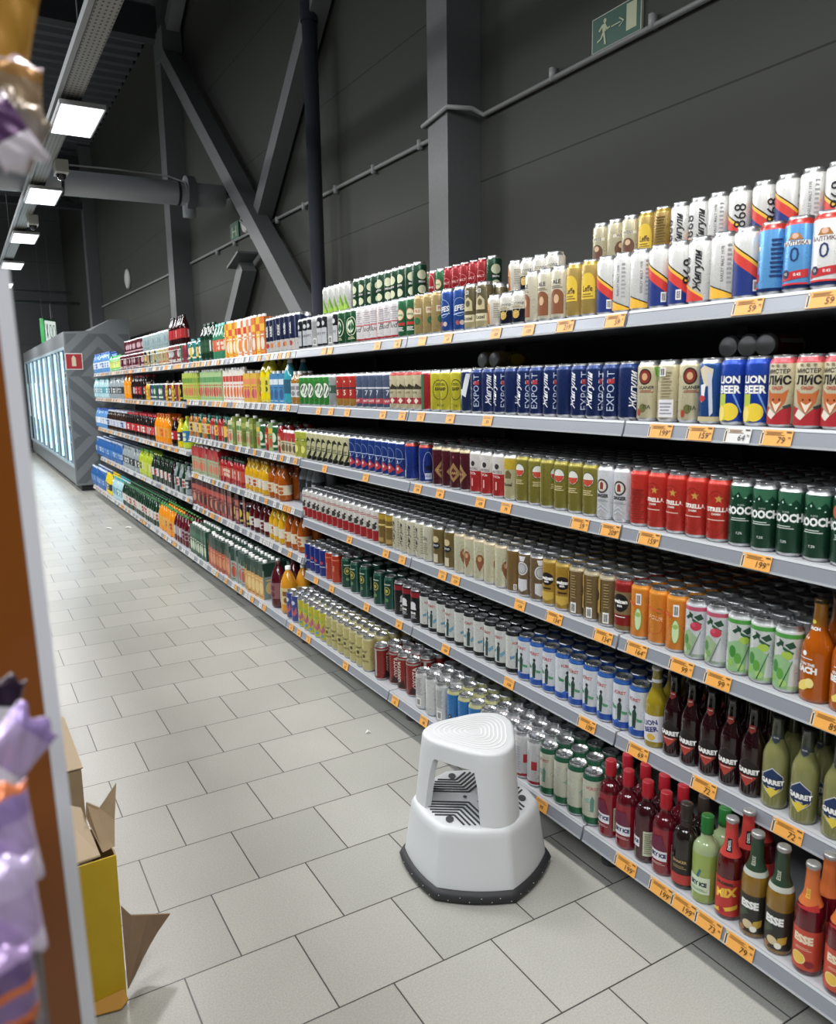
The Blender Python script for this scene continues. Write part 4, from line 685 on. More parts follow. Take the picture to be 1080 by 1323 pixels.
bm = bmesh.new(); box(bm, -.052, .052, BACKY+.5, 19, 0, .003); finish('tray_base', bm, [PER], tr)
for sx in (-.052, .052):
    bm = bmesh.new(); box(bm, sx-.002, sx+.002, BACKY+.5, 19, 0, .05); finish('side_rail', bm, [mat('8c8c88', .4, .4, 'galvanised')], tr)
bm = bmesh.new(); box(bm, -.088, -.062, BACKY+.5, 19, -.012, .03); finish('power_rail', bm, [mat('7c7e7e', .4, .3, 'galvanised')], tr)
bm = bmesh.new(); box(bm, .98, 1.03, BACKY+.5, 9.8, 3.70, 3.75); tag(finish('long_beam', bm, [DARK]), 'dark steel beam running beside the perforated tray', 'beam')
for k in range(6):
    bm = bmesh.new(); tube(bm, [(0, 0, .05), (0, 0, CZ-PANEL_Z-.07)], .006, 6); o = finish('hanger_rod', bm, [DARK], tr); o.location = (.0, 1.6+k*3.2, 0)
PW, PL = .232, .58
def panel(y, vis, label):
    e = empty('ceiling_lamp', (.795, y, PANEL_Z))
    bm = bmesh.new(); box(bm, -PW/2-.012, PW/2+.012, -PL/2-.012, PL/2+.012, .004, .030); bevel(bm, .004); finish('housing', bm, [mat('b0b2b2', .4, .2, 'painted_metal')], e)
    bm = bmesh.new(); box(bm, -PW/2, PW/2, -PL/2, PL/2, 0, .006); finish('diffuser', bm, [mat('f4f6ff', .5, 0, 'led', emit=3.0)], e)
    ld = bpy.data.lights.new('lamp', 'AREA'); ld.shape = 'RECTANGLE'; ld.size = PW; ld.size_y = PL; ld.energy = PANEL_W; ld.color = (1.0, .98, .95)
    lo = bpy.data.objects.new('lamp_light', ld); COL.objects.link(lo); lo.location = (0, 0, -.006); lo.parent = e
    tag(e, label, 'lamp', 'square LED lamps under the tray')
for y, lb in ((5.49, 'nearest square white lamp under the perforated tray'), (7.70, 'second square white lamp under the tray, before the duct'), (9.87, 'third square white lamp under the tray, beyond the duct'), (12.1, 'farthest small white lamp seen under the tray'),
              (3.25, 'white lamp under the tray, near and out of view'), (1.0, 'white lamp under the tray, over the viewer'), (-1.25, 'white lamp under the tray, behind the viewer'), (14.4, 'white lamp under the tray, sixth along'), (17.0, 'white lamp under the tray, last before the far wall')):
    panel(y, True, lb)
for j, (x, y) in enumerate(((-1.8, -1.8), (-3.2, 1), (-3.2, 4.5), (-3.2, 9), (-3.2, 13), (-3.2, 18))):  # unseen fill lamps, added to brighten the upper wall and the stool front
    e = empty('ceiling_lamp', (x, y, 5.0)); bm = bmesh.new(); box(bm, -.8, .8, -1.2, 1.2, 0, .05); o = finish('housing', bm, [mat('f4f6ff', .5, 0, 'led', emit=1.5)], e)
    ld = bpy.data.lights.new('lamp', 'AREA'); ld.shape = 'RECTANGLE'; ld.size = 1.6; ld.size_y = 2.4; ld.energy = FILL_W*(.8 if j < 3 else 1.7); ld.color = (.95, .98, 1)
    lo = bpy.data.objects.new('lamp_light', ld); COL.objects.link(lo); lo.location = (0, 0, -.01); lo.parent = e
    tag(e, 'added unseen fill lamp high at left, %s in line' % ordw(j+1), 'lamp', 'added fill lamps out of view')
def camera_dome(loc, label):
    e = empty('security_camera', loc); bm = bmesh.new(); box(bm, -.045, .045, -.09, .09, 0, .09); bevel(bm, .008); finish('body', bm, [mat('b4b4ae', .4, 0, 'plastic')], e)
    bm = bmesh.new(); lathe(bm, [(0, -.045), (.02, -.04), (.034, -.02), (.038, 0)], 16); finish('dome', bm, [mat('1c1e22', .1, 0, 'plastic')], e, smooth=1)
    tag(e, label, 'camera')
camera_dome((.838, 6.75, 3.10), 'small grey camera box under the tray between nearest lamps')
camera_dome((.805, 8.9, 3.095), 'small grey camera under the tray between farther lamps')

# ------------------------------------------------------------------ shelving
SX, BX = 1.633, 1.507
J = lambda k: 1.632+1.25*k
ZB = {'beer': [1.643, 1.338, 1.035, .700, .389, .115], 'mid': [1.643, 1.344, 1.043, .743, .466, .115], 'far': [1.643, 1.318, .912, .50, .115]}
SN = {'beer': ['top', 'second', 'third', 'fourth', 'fifth', 'bottom'], 'mid': ['top', 'second', 'third', 'fourth', 'fifth', 'bottom'], 'far': ['top', 'second', 'third', 'fourth', 'bottom']}
LIP = .043
RAIL = mat('858991', .30, .15, 'rail_plastic', ns=3); RAILD = mat('8a8d94', .35, .2, 'rail_plastic'); SHELFM = mat('b2b4b8', .4, .1, 'shelf_paint'); BACK = mat('1c1d20', .6, 0, 'back_panel')
PLACES = {-1: 'nearest the viewer', 0: 'beside the step stool', 1: 'behind the step stool', 2: 'with juice cartons on its bottom shelf', 3: 'with iced tea cartons on top', 4: 'with dark red fruit juice bottles below', 5: 'with orange soda, next to the coolers', 6: 'with cola bottles', 7: 'against the striped cooler side'}
for k in range(-1, 8):
    sec = 'beer' if k < 2 else 'mid' if k < 4 else 'far'
    y0, y1 = J(k), J(k+1); root = empty('shelving_unit', (SX, y0, 0))
    tag(root, 'grey metal shelving unit %s' % PLACES[k], 'shelving', 'shelving units along the wall')
    bm = bmesh.new(); box(bm, .535, .55, .002, 1.248, .12, 1.68); finish('back_panel', bm, [BACK], root)
    bm = bmesh.new(); box(bm, .50, .534, -.02, .02, 0, 1.70); finish('upright', bm, [DARK], root)
    bm = bmesh.new(); box(bm, .24, .26, .002, 1.248, 0, .11); finish('kick_plate', bm, [mat('2e2f32', .5, 0, 'dark_paint')], root)
    bm = bmesh.new(); box(bm, -.03, .50, -.015, .015, .07, .115); box(bm, -.02, .02, -.012, .012, .03, .07); lathe(bm, [(.03, 0), (.03, .012), (.012, .02), (.012, .04)], 14)
    finish('levelling_foot', bm, [mat('5a5c60', .4, .4, 'dark_metal')], root)
    for i, zb in enumerate(ZB[sec]):
        base = i == len(ZB[sec])-1; x0 = (BX-SX) if base else 0; zt = zb+LIP
        bm = bmesh.new(); box(bm, x0+.012, .533, .003, 1.247, zt-.030, zt); bevel(bm, .002, 1); sh = finish('shelf', bm, [SHELFM], root)
        bm = bmesh.new(); g = .004
        pr = [(x0+.010, zt+.001), (x0+.008, zt-.006), (x0+.0085, zt-.008), (x0+.0005, zb+.006), (x0-.002, zb+.005), (x0-.0015, zb), (x0+.012, zb), (x0+.012, zt+.001)]
        A = [bm.verts.new((x, g, z)) for x, z in pr]; Bq = [bm.verts.new((x, 1.25-g, z)) for x, z in pr]
        for a in range(len(pr)):
            f = bm.faces.new((A[a], Bq[a], Bq[(a+1) % len(pr)], A[(a+1) % len(pr)])); f.material_index = 1 if a in (4, 5, 0) else 0
        bm.faces.new(A); bm.faces.new(list(reversed(Bq)))
        finish('price_rail', bm, [RAIL, mat('c4c8cc', .3, .1, 'rail_plastic', ns=3)], sh)

# ------------------------------------------------------------------ where a photo column meets a shelf
def px_of(P):
    d = Vector(P)-EYE; return 540+F*d.dot(RT)/d.dot(FW)
def y_of(px, x, z):
    lo, hi = .5, 40
    for _ in range(40):
        m = (lo+hi)/2
        if px_of((x, m, z)) > px: lo = m
        else: hi = m
    return (lo+hi)/2
def sec_of(y): return 'beer' if y < J(2) else 'mid' if y < J(4) else 'far'
RUNS = []; CURS = {}; BULK = {}
CNT = {}
def width(d):
    if d['type'] == 'can': return .066 if d['shape'] != 'tall' else .061
    if d['type'] == 'carton': return d['size'][1]
    return BSH[d['shape']][4]*2
def dep(d):
    return d['size'][0] if d['type'] == 'carton' else width(d)
def height(d):
    if d['type'] == 'can': return dict(can=.168, tall=.215, short=.115)[d['shape']]
    return d['size'][2] if d['type'] == 'carton' else BSH[d['shape']][2]
def run(sec, i, pl, pr, des, n=None, rots=None, deep=0, ind=0, back=0, layer=0, lift=0, gapx=.0, place=''):
    """a run of one product along a shelf from photo column pl to pr; back = rows set back; deep = rows behind as bulk; ind = of these, built one by one"""
    dl = des if isinstance(des, list) else [des]; d0 = DES[dl[0]]
    zs = ZB[sec][i]+LIP; base = i == len(ZB[sec])-1; x = (BX if base else SX)+.016+gapx+dep(d0)/2+back*.067
    z = zs+lift; zm = z+height(d0)*.4
    YL, YR = y_of(pl, x, zm), y_of(pr, x, zm); wd = max(width(DES[q]) for q in dl)+(.0015 if sec == 'beer' else .008 if d0['type'] == 'bottle' else .003)
    if n is None: n = max(1, int((YL-YR)/wd+.4))
    pitch = max(wd, (YL-YR)/n); key = (sec, i, layer, back)
    cur = CURS.get(key, 99.0)
    names = SN[sec][i]+' shelf'
    ys = []
    for q in range(n):
        des_q = dl[q % len(dl)]; d = DES[des_q]
        y = min(YL-(q+.5)*pitch, cur-wd/2-.0005)
        # never across a unit joint that has a step in height
        cur = y-wd/2; ys.append(y)
        rr = rots[q % len(rots)] if rots else (random.uniform(4, 26) if sec == 'beer' or d0['type'] == 'carton' and random.random() < .7 else random.uniform(-60, 80) if d0['type'] != 'carton' else random.uniform(-6, 6))
        lod = 0 if y < 4.1 else 1
        for dr in range(0, ind+1):
            xx = x+dr*(dep(d)+.0015)+random.uniform(0, .004 if sec == 'beer' else .014)
            o = product(des_q, (xx, y, z), math.radians(rr if dr == 0 or d['type'] == 'carton' else random.uniform(0, 360)), lod)
            o['_n'] = 0; del o['_n']
            c = CNT.setdefault((des_q, sec, i, layer, dr), []); c.append(o)
        for dr in range(ind+1, deep+1): BULK.setdefault(d['kind'], []).append((des_q, x+dr*(dep(d)+.0015), y, z))
    CURS[key] = cur
    RUNS.append((sec, i, ys[0], ys[-1], DES[dl[0]]['look']))
def label_all():
    for (des, sec, i, layer, dr), lst in CNT.items():
        d = DES[des]; where = SN[sec][i]+' shelf'; n = len(lst)
        sc = {'beer': '', 'mid': ' of the juice units', 'far': ' near the coolers'}[sec]
        rw = {0: '', 1: ', second row back', 2: ', third row back'}[dr]
        ly = ', upper stack' if layer else ''
        lst.sort(key=lambda o: -o.location.y)
        for q, o in enumerate(lst):
            if n == 1: lb = '%s on the %s%s%s%s' % (d['look'], where, sc, ly, rw)
            else:
                od = 'leftmost' if q == 0 else 'rightmost' if q == n-1 else ordw(q+1)+' from left'
                lb = '%s, %s%s%s, %s%s' % (d['look'], od, rw, ly, where, sc)
            wds = lb.split()
            if len(wds) > 16: lb = lb.replace(' of the juice units', ', juice units').replace(' near the coolers', ' by coolers').replace(' from left', '').replace(' with ', ', ')
            if len(lb.split()) > 16: lb = ' '.join(lb.split()[:16])
            tag(o, lb, d['cat'], '%s on the %s%s' % (d['look'], where, sc) if n > 1 else None)
R = lambda *a: list(a)
# --- top shelf, beer bays, photo left to right
B = 'beer'
run(B, 0, 401, 440, R('darkcan', 'silverlow', 'darkcan'), deep=5)
run(B, 0, 438, 461, 'carlsleaf', rots=R(10, 60), deep=5)
run(B, 0, 461, 513, 'bud', rots=R(0, 12, 30, 70), deep=5)
run(B, 0, 513, 535, 'greencarl', rots=R(10, 25), deep=5)
run(B, 0, 535, 574, 'goldcream', rots=R(20, 60, 70), deep=5)
run(B, 0, 574, 604, 'efes', rots=R(5, 40), deep=5)
run(B, 0, 604, 633, 'goatkhaki', rots=R(12, 16), deep=5)
run(B, 0, 634, 649, 'amberwhite', rots=R(10,), deep=5)
run(B, 0, 650, 681, 'whitegold', rots=R(10, 15), deep=5)
run(B, 0, 682, 727, 'creambrown', rots=R(-20, 10, 18), deep=5)
run(B, 0, 727, 760, 'gold', rots=R(8, 20), deep=5)
run(B, 0, 760, 782, 'diag868', rots=R(10,), deep=5)
run(B, 0, 782, 824, 'diagback', rots=R(10, 40), deep=5)
run(B, 0, 824, 869, 'diag868', rots=R(15, -8), deep=5)
run(B, 0, 869, 893, 'diag868', rots=R(-125,), deep=5)
run(B, 0, 893, 918, 'diagback', rots=R(30,), deep=5)
run(B, 0, 918, 953, 'diag868', rots=R(32,), deep=5)
run(B, 0, 954, 1013, 'baltblue', rots=R(-80, 15), n=2, deep=5)
run(B, 0, 1013, 1048, 'baltwhite', rots=R(16,), n=1, deep=5)
run(B, 0, 1049, 1150, 'football', rots=R(20, -70, 120), n=3, deep=5)
UP1 = dict(lift=.1685, layer=1, back=2)
run(B, 0, 421, 456, 'limewhite', rots=R(5, 20), **UP1)
run(B, 0, 460, 547, 'heindark', rots=R(0, 10, 60, 80, 10, 30), **UP1)
UPM = dict(lift=.1685, layer=1, back=5)
UPS = dict(lift=.1155, layer=1, back=1)
run(B, 0, 548, 574, R('greencarl', 'redgreen'), rots=R(10, 20), **UPM)
run(B, 0, 575, 628, 'redcan', rots=R(10, 20, 15), **UPM)
run(B, 0, 628, 647, 'heindark', rots=R(70,), **UPM)
run(B, 0, 661, 676, 'amberwhite', rots=R(10,), **UPS)
run(B, 0, 676, 720, 'whitegold', rots=R(10, 25), **UPS)
UP2 = dict(lift=.1685, layer=1, back=4)
run(B, 0, 768, 826, 'cream', rots=R(10, 70, 20), **UP2)
run(B, 0, 826, 845, 'gold', rots=R(20,), **UP2)
run(B, 0, 845, 867, 'goldback', rots=R(20,), **UP2)
run(B, 0, 867, 914, 'diag868', rots=R(-120, -105), **UP2)
run(B, 0, 915, 942, 'diagback', rots=R(20,), **UP2)
run(B, 0, 942, 1034, 'diag868', rots=R(-50, -12, 20), n=3, **UP2)
run(B, 0, 1034, 1053, 'diagback', rots=R(20,), **UP2)
run(B, 0, 1053, 1110, 'diag868', rots=R(-60, 15), **UP2)
# --- second shelf
run(B, 1, 391, 428, 'greenspot', rots=R(60, 10, 15), deep=5)
run(B, 1, 428, 438, 'silvertwo', deep=5)
run(B, 1, 438, 464, 'redfive', rots=R(10, 20), deep=5)
run(B, 1, 464, 508, 'greyseven', rots=R(5, 40, 20), deep=5)
run(B, 1, 508, 548, 'creamband', rots=R(10, 16, 20), deep=5)
run(B, 1, 549, 558, 'redgreen', rots=R(-70,), deep=5)
run(B, 1, 558, 600, 'yellowring', rots=R(60, 10, 30), deep=5)
run(B, 1, 600, 612, 'navyleaf', rots=R(10,), deep=5)
run(B, 1, 613, 825, 'zhexport', rots=R(-20, 60, 10, 100, 12, -28, 20, 110, 14, 24, -20, 80, -5), deep=6)
run(B, 1, 826, 851, 'paul', rots=R(18,), n=1, deep=4)
run(B, 1, 851, 879, 'paul', rots=R(-110,), n=1, deep=4)
run(B, 1, 879, 899, 'paul', rots=R(30,), n=1, deep=4)
run(B, 1, 899, 926, 'bluefig', rots=R(15,), n=1, deep=4)
run(B, 1, 926, 985, 'lemonbeer', rots=R(14, 16), n=2, deep=4)
run(B, 1, 986, 1082, 'foxcider', rots=R(8, 20, 4), n=3, deep=4)
run(B, 1, 1083, 1180, 'foxcider', rots=R(8, 20), n=2, deep=3)
# --- third shelf
run(B, 2, 385, 400, 'yellowpack', rots=R(10, 20), deep=5)
run(B, 2, 400, 455, 'stripeyellow', rots=R(10, 14, 18), deep=6)
run(B, 2, 456, 523, 'baltthree', rots=R(8, 14, 10), deep=6)
run(B, 2, 524, 560, 'bluelight', rots=R(-40, 60, 20), n=2, deep=6)
run(B, 2, 563, 608, 'maroon', rots=R(70, 90, 20, -10), deep=6)
run(B, 2, 609, 655, 'whitered', rots=R(10, 15, 18), deep=6)
run(B, 2, 655, 670, 'goatyellow', rots=R(12,), deep=6)
run(B, 2, 670, 769, 'amster', rots=R(10, 50, 85, 15, 12, 14, 20), deep=6)
run(B, 2, 769, 808, 'erding', rots=R(8, 12), deep=6)
run(B, 2, 808, 832, 'estback', rots=R(16,), n=1, deep=6)
run(B, 2, 832, 937, 'estrella', rots=R(0, -4, 6, 16), n=4, deep=6)
run(B, 2, 937, 1046, 'hooch', rots=R(24, 14, 4, 8), n=4, deep=6)
run(B, 2, 1046, 1082, 'hoochpeach', rots=R(8,), n=1, deep=6)
run(B, 2, 1083, 1200, 'hooch', rots=R(14, 20), n=3, deep=5)
# --- fourth shelf
run(B, 3, 395, 493, 'goosewhite', rots=R(10, 14, 18, 8), deep=6)
run(B, 3, 493, 509, 'goldplain', rots=R(10, 30), deep=6)
run(B, 3, 510, 545, 'whitescript', rots=R(0, 6, 10), deep=6)
run(B, 3, 545, 560, R('whiteo', 'whitescript'), rots=R(10, 20), deep=6)
run(B, 3, 562, 591, 'brownlabel', rots=R(14, 10), deep=6)
run(B, 3, 591, 657, 'creampale', rots=R(70, 12, 40, 90), deep=6)
run(B, 3, 658, 671, 'goldwave', rots=R(14,), deep=6)
run(B, 3, 671, 697, 'silverseal', rots=R(14, 60), deep=6)
run(B, 3, 697, 729, 'izer', rots=R(14, 30), deep=6)
run(B, 3, 729, 780, 'izerback', rots=R(14, 20, 26), deep=6)
run(B, 3, 780, 797, 'izerred', rots=R(12,), n=1, deep=6)
run(B, 3, 797, 821, 'orangecan', rots=R(12,), n=1, deep=6)
run(B, 3, 821, 843, 'orangeround', rots=R(12,), n=1, deep=6)
run(B, 3, 843, 867, 'orangecan', rots=R(18,), n=1, deep=6)
run(B, 3, 868, 927, 'pinkmojito', rots=R(12, 6), n=2, deep=6)
run(B, 3, 928, 1012, 'greenmojito', rots=R(34, 14, 8), n=3, deep=6)
run(B, 3, 1013, 1200, 'beach', rots=R(-18, 10, 24, 10), n=4, ind=1, deep=3)
# --- fifth shelf
run(B, 4, 398, 424, 'bluelow', rots=R(10, 20), deep=5)
run(B, 4, 424, 441, 'redlow', rots=R(10, 20), deep=5)
run(B, 4, 443, 480, 'ryegreen', rots=R(60, 14, 12), n=3, deep=5)
run(B, 4, 485, 512, 'ryegreen', rots=R(14, 20), n=2, deep=5)
run(B, 4, 513, 545, 'bear', rots=R(80, 10, 14), deep=5)
run(B, 4, 546, 672, 'kurstblack', rots=R(70, 20, 80, 14, 90, 30, 75, 10, 14), deep=5)
run(B, 4, 673, 830, 'kurstblue', rots=R(10, 16, 14, 60, 12, 6, 4, 20), deep=5)
run(B, 4, 830, 850, 'lemonglass', rots=R(10,), n=1, deep=2)
run(B, 4, 851, 982, 'garretdark', rots=R(12, 8, 16, 10, 12), n=5, ind=1, deep=2)
run(B, 4, 983, 1200, 'garretyellow', rots=R(20, 12, 18, 15, 10), n=5, ind=1, deep=2)
# --- bottom shelf
run(B, 5, 374, 388, 'violetgraf', rots=R(10, 20), n=2, ind=1, deep=3)
run(B, 5, 389, 424, 'yellowgraf', rots=R(12, 20), ind=1, deep=4)
run(B, 5, 425, 481, 'creamlow', rots=R(10, 14, 20), ind=1, deep=4)
run(B, 5, 484, 501, 'oxota', rots=R(-60,), n=1, ind=1, deep=4, gapx=.0)
run(B, 5, 506, 540, 'oxota', rots=R(60, 10, 70), gapx=.03, ind=1, deep=4)
run(B, 5, 541, 580, 'silverlow', rots=R(10, 100, 14), ind=1, deep=4)
run(B, 5, 581, 624, 'bluelow2', rots=R(14, 20), ind=1, deep=4)
run(B, 5, 625, 664, 'pinkwhite', rots=R(14, 50), ind=2, deep=4)
run(B, 5, 665, 697, 'redpatch', rots=R(10, -20), ind=2, deep=4)
run(B, 5, 697, 774, 'kurstgreen', rots=R(14, 90, 100, 40), n=4, ind=2, deep=4)
run(B, 5, 776, 822, 'redice', rots=R(4, 20), n=2, ind=1)
run(B, 5, 823, 846, 'darkice', rots=R(20,), n=1, ind=1)
run(B, 5, 845, 872, 'redice', rots=R(14,), n=1, ind=1)
run(B, 5, 871, 895, 'shaker', rots=R(14,), n=1, ind=1)
run(B, 5, 895, 925, 'greenice', rots=R(8,), n=1, ind=1)
run(B, 5, 926, 957, 'diesel', rots=R(16,), n=1, ind=2)
run(B, 5, 959, 1024, 'essebrown', rots=R(14, 10), n=2)
run(B, 5, 1025, 1110, 'essered', rots=R(10, 14), n=2, ind=2)
# --- juice units (photo columns 239 to 395)
Mi = 'mid'
run(Mi, 0, 246, 262, R('s_teal', 'p_tealab'), deep=1)
run(Mi, 0, 262, 275, 'p_bigdark', deep=1)
run(Mi, 0, 275, 293, 'p_teatop', deep=1)
run(Mi, 0, 293, 310, R('c_yellow', 'c_orange'), deep=1)
run(Mi, 0, 310, 330, R('c_wred', 'c_orange'), deep=1)
run(Mi, 0, 330, 344, R('c_orange', 'c_yellow'), deep=1)
run(Mi, 0, 345, 388, R('krieknavy', 'kriekorange'), deep=1)
run(Mi, 0, 388, 400, 'darkcan', deep=1)
run(Mi, 1, 240, 258, 'c_lime', deep=2)
run(Mi, 1, 263, 291, 'c_limepink', deep=2)
run(Mi, 1, 293, 318, 'c_white', deep=2)
run(Mi, 1, 319, 338, 'c_yelpink', deep=1)
run(Mi, 1, 339, 353, 'p_yjug', deep=1)
run(Mi, 1, 354, 370, 'c_blue', deep=1)
run(Mi, 1, 371, 378, 'p_tall', n=1, deep=1)
run(Mi, 1, 379, 391, 'p_brownw', deep=1)
run(Mi, 2, 248, 272, R('p_smallp', 'p_tealab', 'p_smallp'), deep=3)
run(Mi, 2, 273, 300, R('p_smallr', 'p_smallr', 'p_tealab'), deep=3)
run(Mi, 2, 301, 334, R('c_pale', 'c_pale', 'c_olive'), deep=3)
run(Mi, 2, 335, 366, R('c_fruit', 's_green', 'p_smallr'), deep=3)
run(Mi, 2, 367, 386, 'c_smallred', deep=3)
run(Mi, 3, 254, 286, 'c_redtop', deep=2)
run(Mi, 3, 287, 318, 'p_smallr', deep=2)
run(Mi, 3, 319, 350, 'p_jaryel', deep=1)
run(Mi, 3, 351, 370, 'p_jaramb', deep=1)
run(Mi, 3, 371, 391, 'p_grey', deep=1, gapx=.1)
run(Mi, 4, 252, 300, R('c_red', 'c_maroon'), deep=2)
run(Mi, 4, 301, 326, R('c_maroon', 's_black'), deep=2)
run(Mi, 4, 327, 350, 'p_jarred', deep=1)
run(Mi, 4, 351, 372, 'p_jaryel', deep=1)
run(Mi, 4, 373, 393, 'p_jaramb', deep=1)
run(Mi, 5, 252, 273, 'c_dkgreen', ind=1, deep=2)
run(Mi, 5, 275, 305, 'c_redgr', ind=1, deep=2)
run(Mi, 5, 306, 322, 'c_greygr', ind=1, deep=2)
run(Mi, 5, 323, 345, 'c_peach', ind=1, deep=2)
run(Mi, 5, 353, 366, 'p_bigberry', n=1, ind=1)
run(Mi, 5, 367, 374, 'p_nectar', n=1, ind=1)
# --- far units beside the coolers (photo columns 122 to 243)
Fa = 'far'
run(Fa, 0, 123, 143, 'p_water', deep=1)
run(Fa, 0, 144, 158, 'p_green', deep=1)
run(Fa, 0, 158, 187, 's_maroon', deep=1)
run(Fa, 0, 188, 206, R('s_flower', 's_black', 's_pale'), deep=1)
run(Fa, 0, 207, 221, 's_flower', deep=1)
run(Fa, 0, 222, 240, R('s_pinkg', 's_pinkg', 's_green'), deep=1)
UF = dict(lift=.1685, layer=1)
run(Fa, 0, 164, 186, 's_maroon', back=1, **UF)
run(Fa, 0, 187, 218, 's_pale', back=1, **UF)
run(Fa, 0, 221, 240, 'p_bigred', back=1, layer=1, lift=.1685)
run(Fa, 1, 125, 142, 'p_clear', deep=1)
run(Fa, 1, 143, 163, 'p_grey', deep=1)
run(Fa, 1, 164, 172, 'p_orange', n=2)
run(Fa, 1, 173, 190, R('p_colab', 'p_cola'), deep=1)
run(Fa, 1, 191, 196, 'p_smally', n=2)
run(Fa, 1, 197, 216, R('s_purple', 's_blue', 's_green', 's_green'), deep=1)
run(Fa, 1, 217, 238, R('p_smally', 's_black', 's_pinkg'), deep=1)
run(Fa, 2, 127, 141, 'p_water', deep=2)
run(Fa, 2, 142, 165, 'p_kvass', deep=2)
run(Fa, 2, 166, 204, 'p_cola', deep=2)
run(Fa, 2, 205, 222, 'p_orange', deep=1)
run(Fa, 2, 223, 230, 'p_cola', n=1, deep=1)
run(Fa, 2, 231, 238, 'p_yellow', n=1, deep=1)
run(Fa, 2, 238, 246, 'p_lime', n=1, deep=1)
run(Fa, 3, 127, 160, 'p_deep', deep=2)
run(Fa, 3, 161, 183, 'p_grey', deep=2)
run(Fa, 3, 184, 199, 'p_lemonade', deep=1)
run(Fa, 3, 200, 228, R('p_darkgreen', 'p_colab'), deep=2)
run(Fa, 3, 229, 247, R('p_grey', 'p_darkgreen'), deep=1)
run(Fa, 4, 121, 138, 'p_deep', deep=1)
run(Fa, 4, 139, 147, 'p_yellow', deep=1)
run(Fa, 4, 148, 160, 'p_clear', deep=1)
run(Fa, 4, 161, 207, 'p_darkgreen', ind=0, deep=2)
run(Fa, 4, 208, 228, 'p_ora', deep=1)
run(Fa, 4, 229, 250, 'p_berry', deep=1)
label_all()
# the packs standing farther back, beyond the first three hundred of their kind
for kind, lst in BULK.items():
    bm = bmesh.new(); mats = []
    def mi_of(m):
        if m not in mats: mats.append(m)
        return mats.index(m)
    for des, x, y, z in lst:
        d = DES[des]
        if d['type'] == 'can':
            a = mi_of(tin(d['base'])); t = mi_of(topmat(d)); s = mi_of(steel('b8babc', .35)); H = height(d)
            lathe(bm, [(.028, z+.001), (.0328, z+.01), (.0328, z+H*.89), (.027, z+H*.965), (.0272, z+H), (.0245, z+H-.004), (0, z+H-.004)], 10, [a, a, t, s, s, s], x, y)
        elif d['type'] == 'carton':
            dx, dy, h = d['size']; box(bm, x-dx/2, x+dx/2, y-dy/2, y+dy/2, z+.001, z+h*.98, mi_of(ink(d['top'] or d['base'])))
        else:
            P, capz, H, cr, brr = BSH[d['shape']]; a = mi_of(mat(d['body'], .09, 0, 'drink', coat=.4)); c = mi_of(mat(d['cap'], .35, 0, 'cap'))
            lathe(bm, [(r, z+q+.001) for r, q in P]+[(cr, z+capz), (cr, z+H), (0, z+H)], 10, [a]*(len(P))+[c, c], x, y)
    nm = {'beer_can': 'silver-topped beer cans', 'cocktail_can': 'mixed drink cans', 'cider_can': 'cider cans', 'soft_drink_can': 'soft drink cans', 'glass_bottle': 'glass bottles', 'plastic_bottle': 'plastic bottles', 'juice_carton': 'juice cartons'}[kind]
    tag(finish(kind, bm, mats, smooth=.6), 'close-packed rows of %s behind the front row of the shelves' % nm, DES[lst[0][0]]['cat'], kind='stuff')
# cans lying on top of the second row, second shelf
zl = ZB[B][1]+LIP+.168+.0335
for q, (px, des) in enumerate(((940, 'darkcan'), (965, 'bear'), (988, 'oxota'), (622, 'goldcream'), (637, 'goldback'))):
    x = 1.85 if q < 3 else 1.83; y = y_of(px, x, zl); o = product(des, (x, y, zl), 0, 0); o.rotation_euler = (0, PI/2, .02*q+.1 if q < 3 else 0)
    tag(o, '%s lying on its side on the cans of the second shelf, %s' % (('dark can', 'black can', 'red-brown can', 'gold can', 'bronze can')[q], ('leftmost of three', 'middle of three', 'rightmost of three', 'far left', 'far right')[q]), 'can', 'cans lying on top of standing cans')

# ------------------------------------------------------------------ price tags
OR, WHT = 'f3ab45', 'dcdcda'
TAGN = {}; FARTAG = []
def price(sec, i, px, text, col=OR, w=.082, cnt=None):
    base = i == len(ZB[sec])-1; x0 = BX if base else SX; zb = ZB[sec][i]; zc = zb+.021
    y = y_of(px, x0, zc); h = .036
    big = w > .06
    bm = bmesh.new(); mats = [ink(col)]; sl = (.0095)/.034
    def mp(u, v, off): return (-.0035-off*2-(.018-v)*0+(v)*sl, -u, v)
    v = [bm.verts.new(p) for p in (mp(-w/2, -h/2, 0), mp(w/2, -h/2, 0), mp(w/2, h/2, 0), mp(-w/2, h/2, 0))]
    v2 = [bm.verts.new((p.co.x+.001, p.co.y, p.co.z)) for p in v]
    bm.faces.new(v); bm.faces.new(list(reversed(v2)))
    for a in range(4): bm.faces.new((v[a], v2[a], v2[(a+1) % 4], v[(a+1) % 4]))
    W = w*1000; dec = []
    if big:
        dec += [('rect', -W/2+1, -W/2+9, -17, 17, 'e6dcc8'), ('rect', -W/2+3, -W/2+7, -15, 10, '4a3a24'), ('ring', -W/2+5, 12, 4, 4, 1, '4a3a24'), ('lines', -W/2+12, W/2-20, 5, 15, 3, '9a6a20'),
                ('rect', W/2-16, W/2-3, 13, 16, '5a4a2c')]
    else: dec += [('lines', -W/2+3, W/2-5, 6, 15, 2, '8a7a60')]
    if text: dec += [('txt', text, W*.17 if big else 2, -5, 21 if big else 17, '3a2a14' if col != WHT else '33363c', dict(bold=.0, shear=.15))]
    if big and text: dec += [('txt', '99', W/2-6, 1, 7, '3a2a14')]
    apply_decals(bm, dec, mats, mp, step=0, off0=.00015)
    o = finish('price_tag', bm, mats, loc=(x0+.0045, y, zc))
    if y > 8.2: FARTAG.append(o); return
    TAGN.setdefault((sec, i), []).append((y, o, text, col))
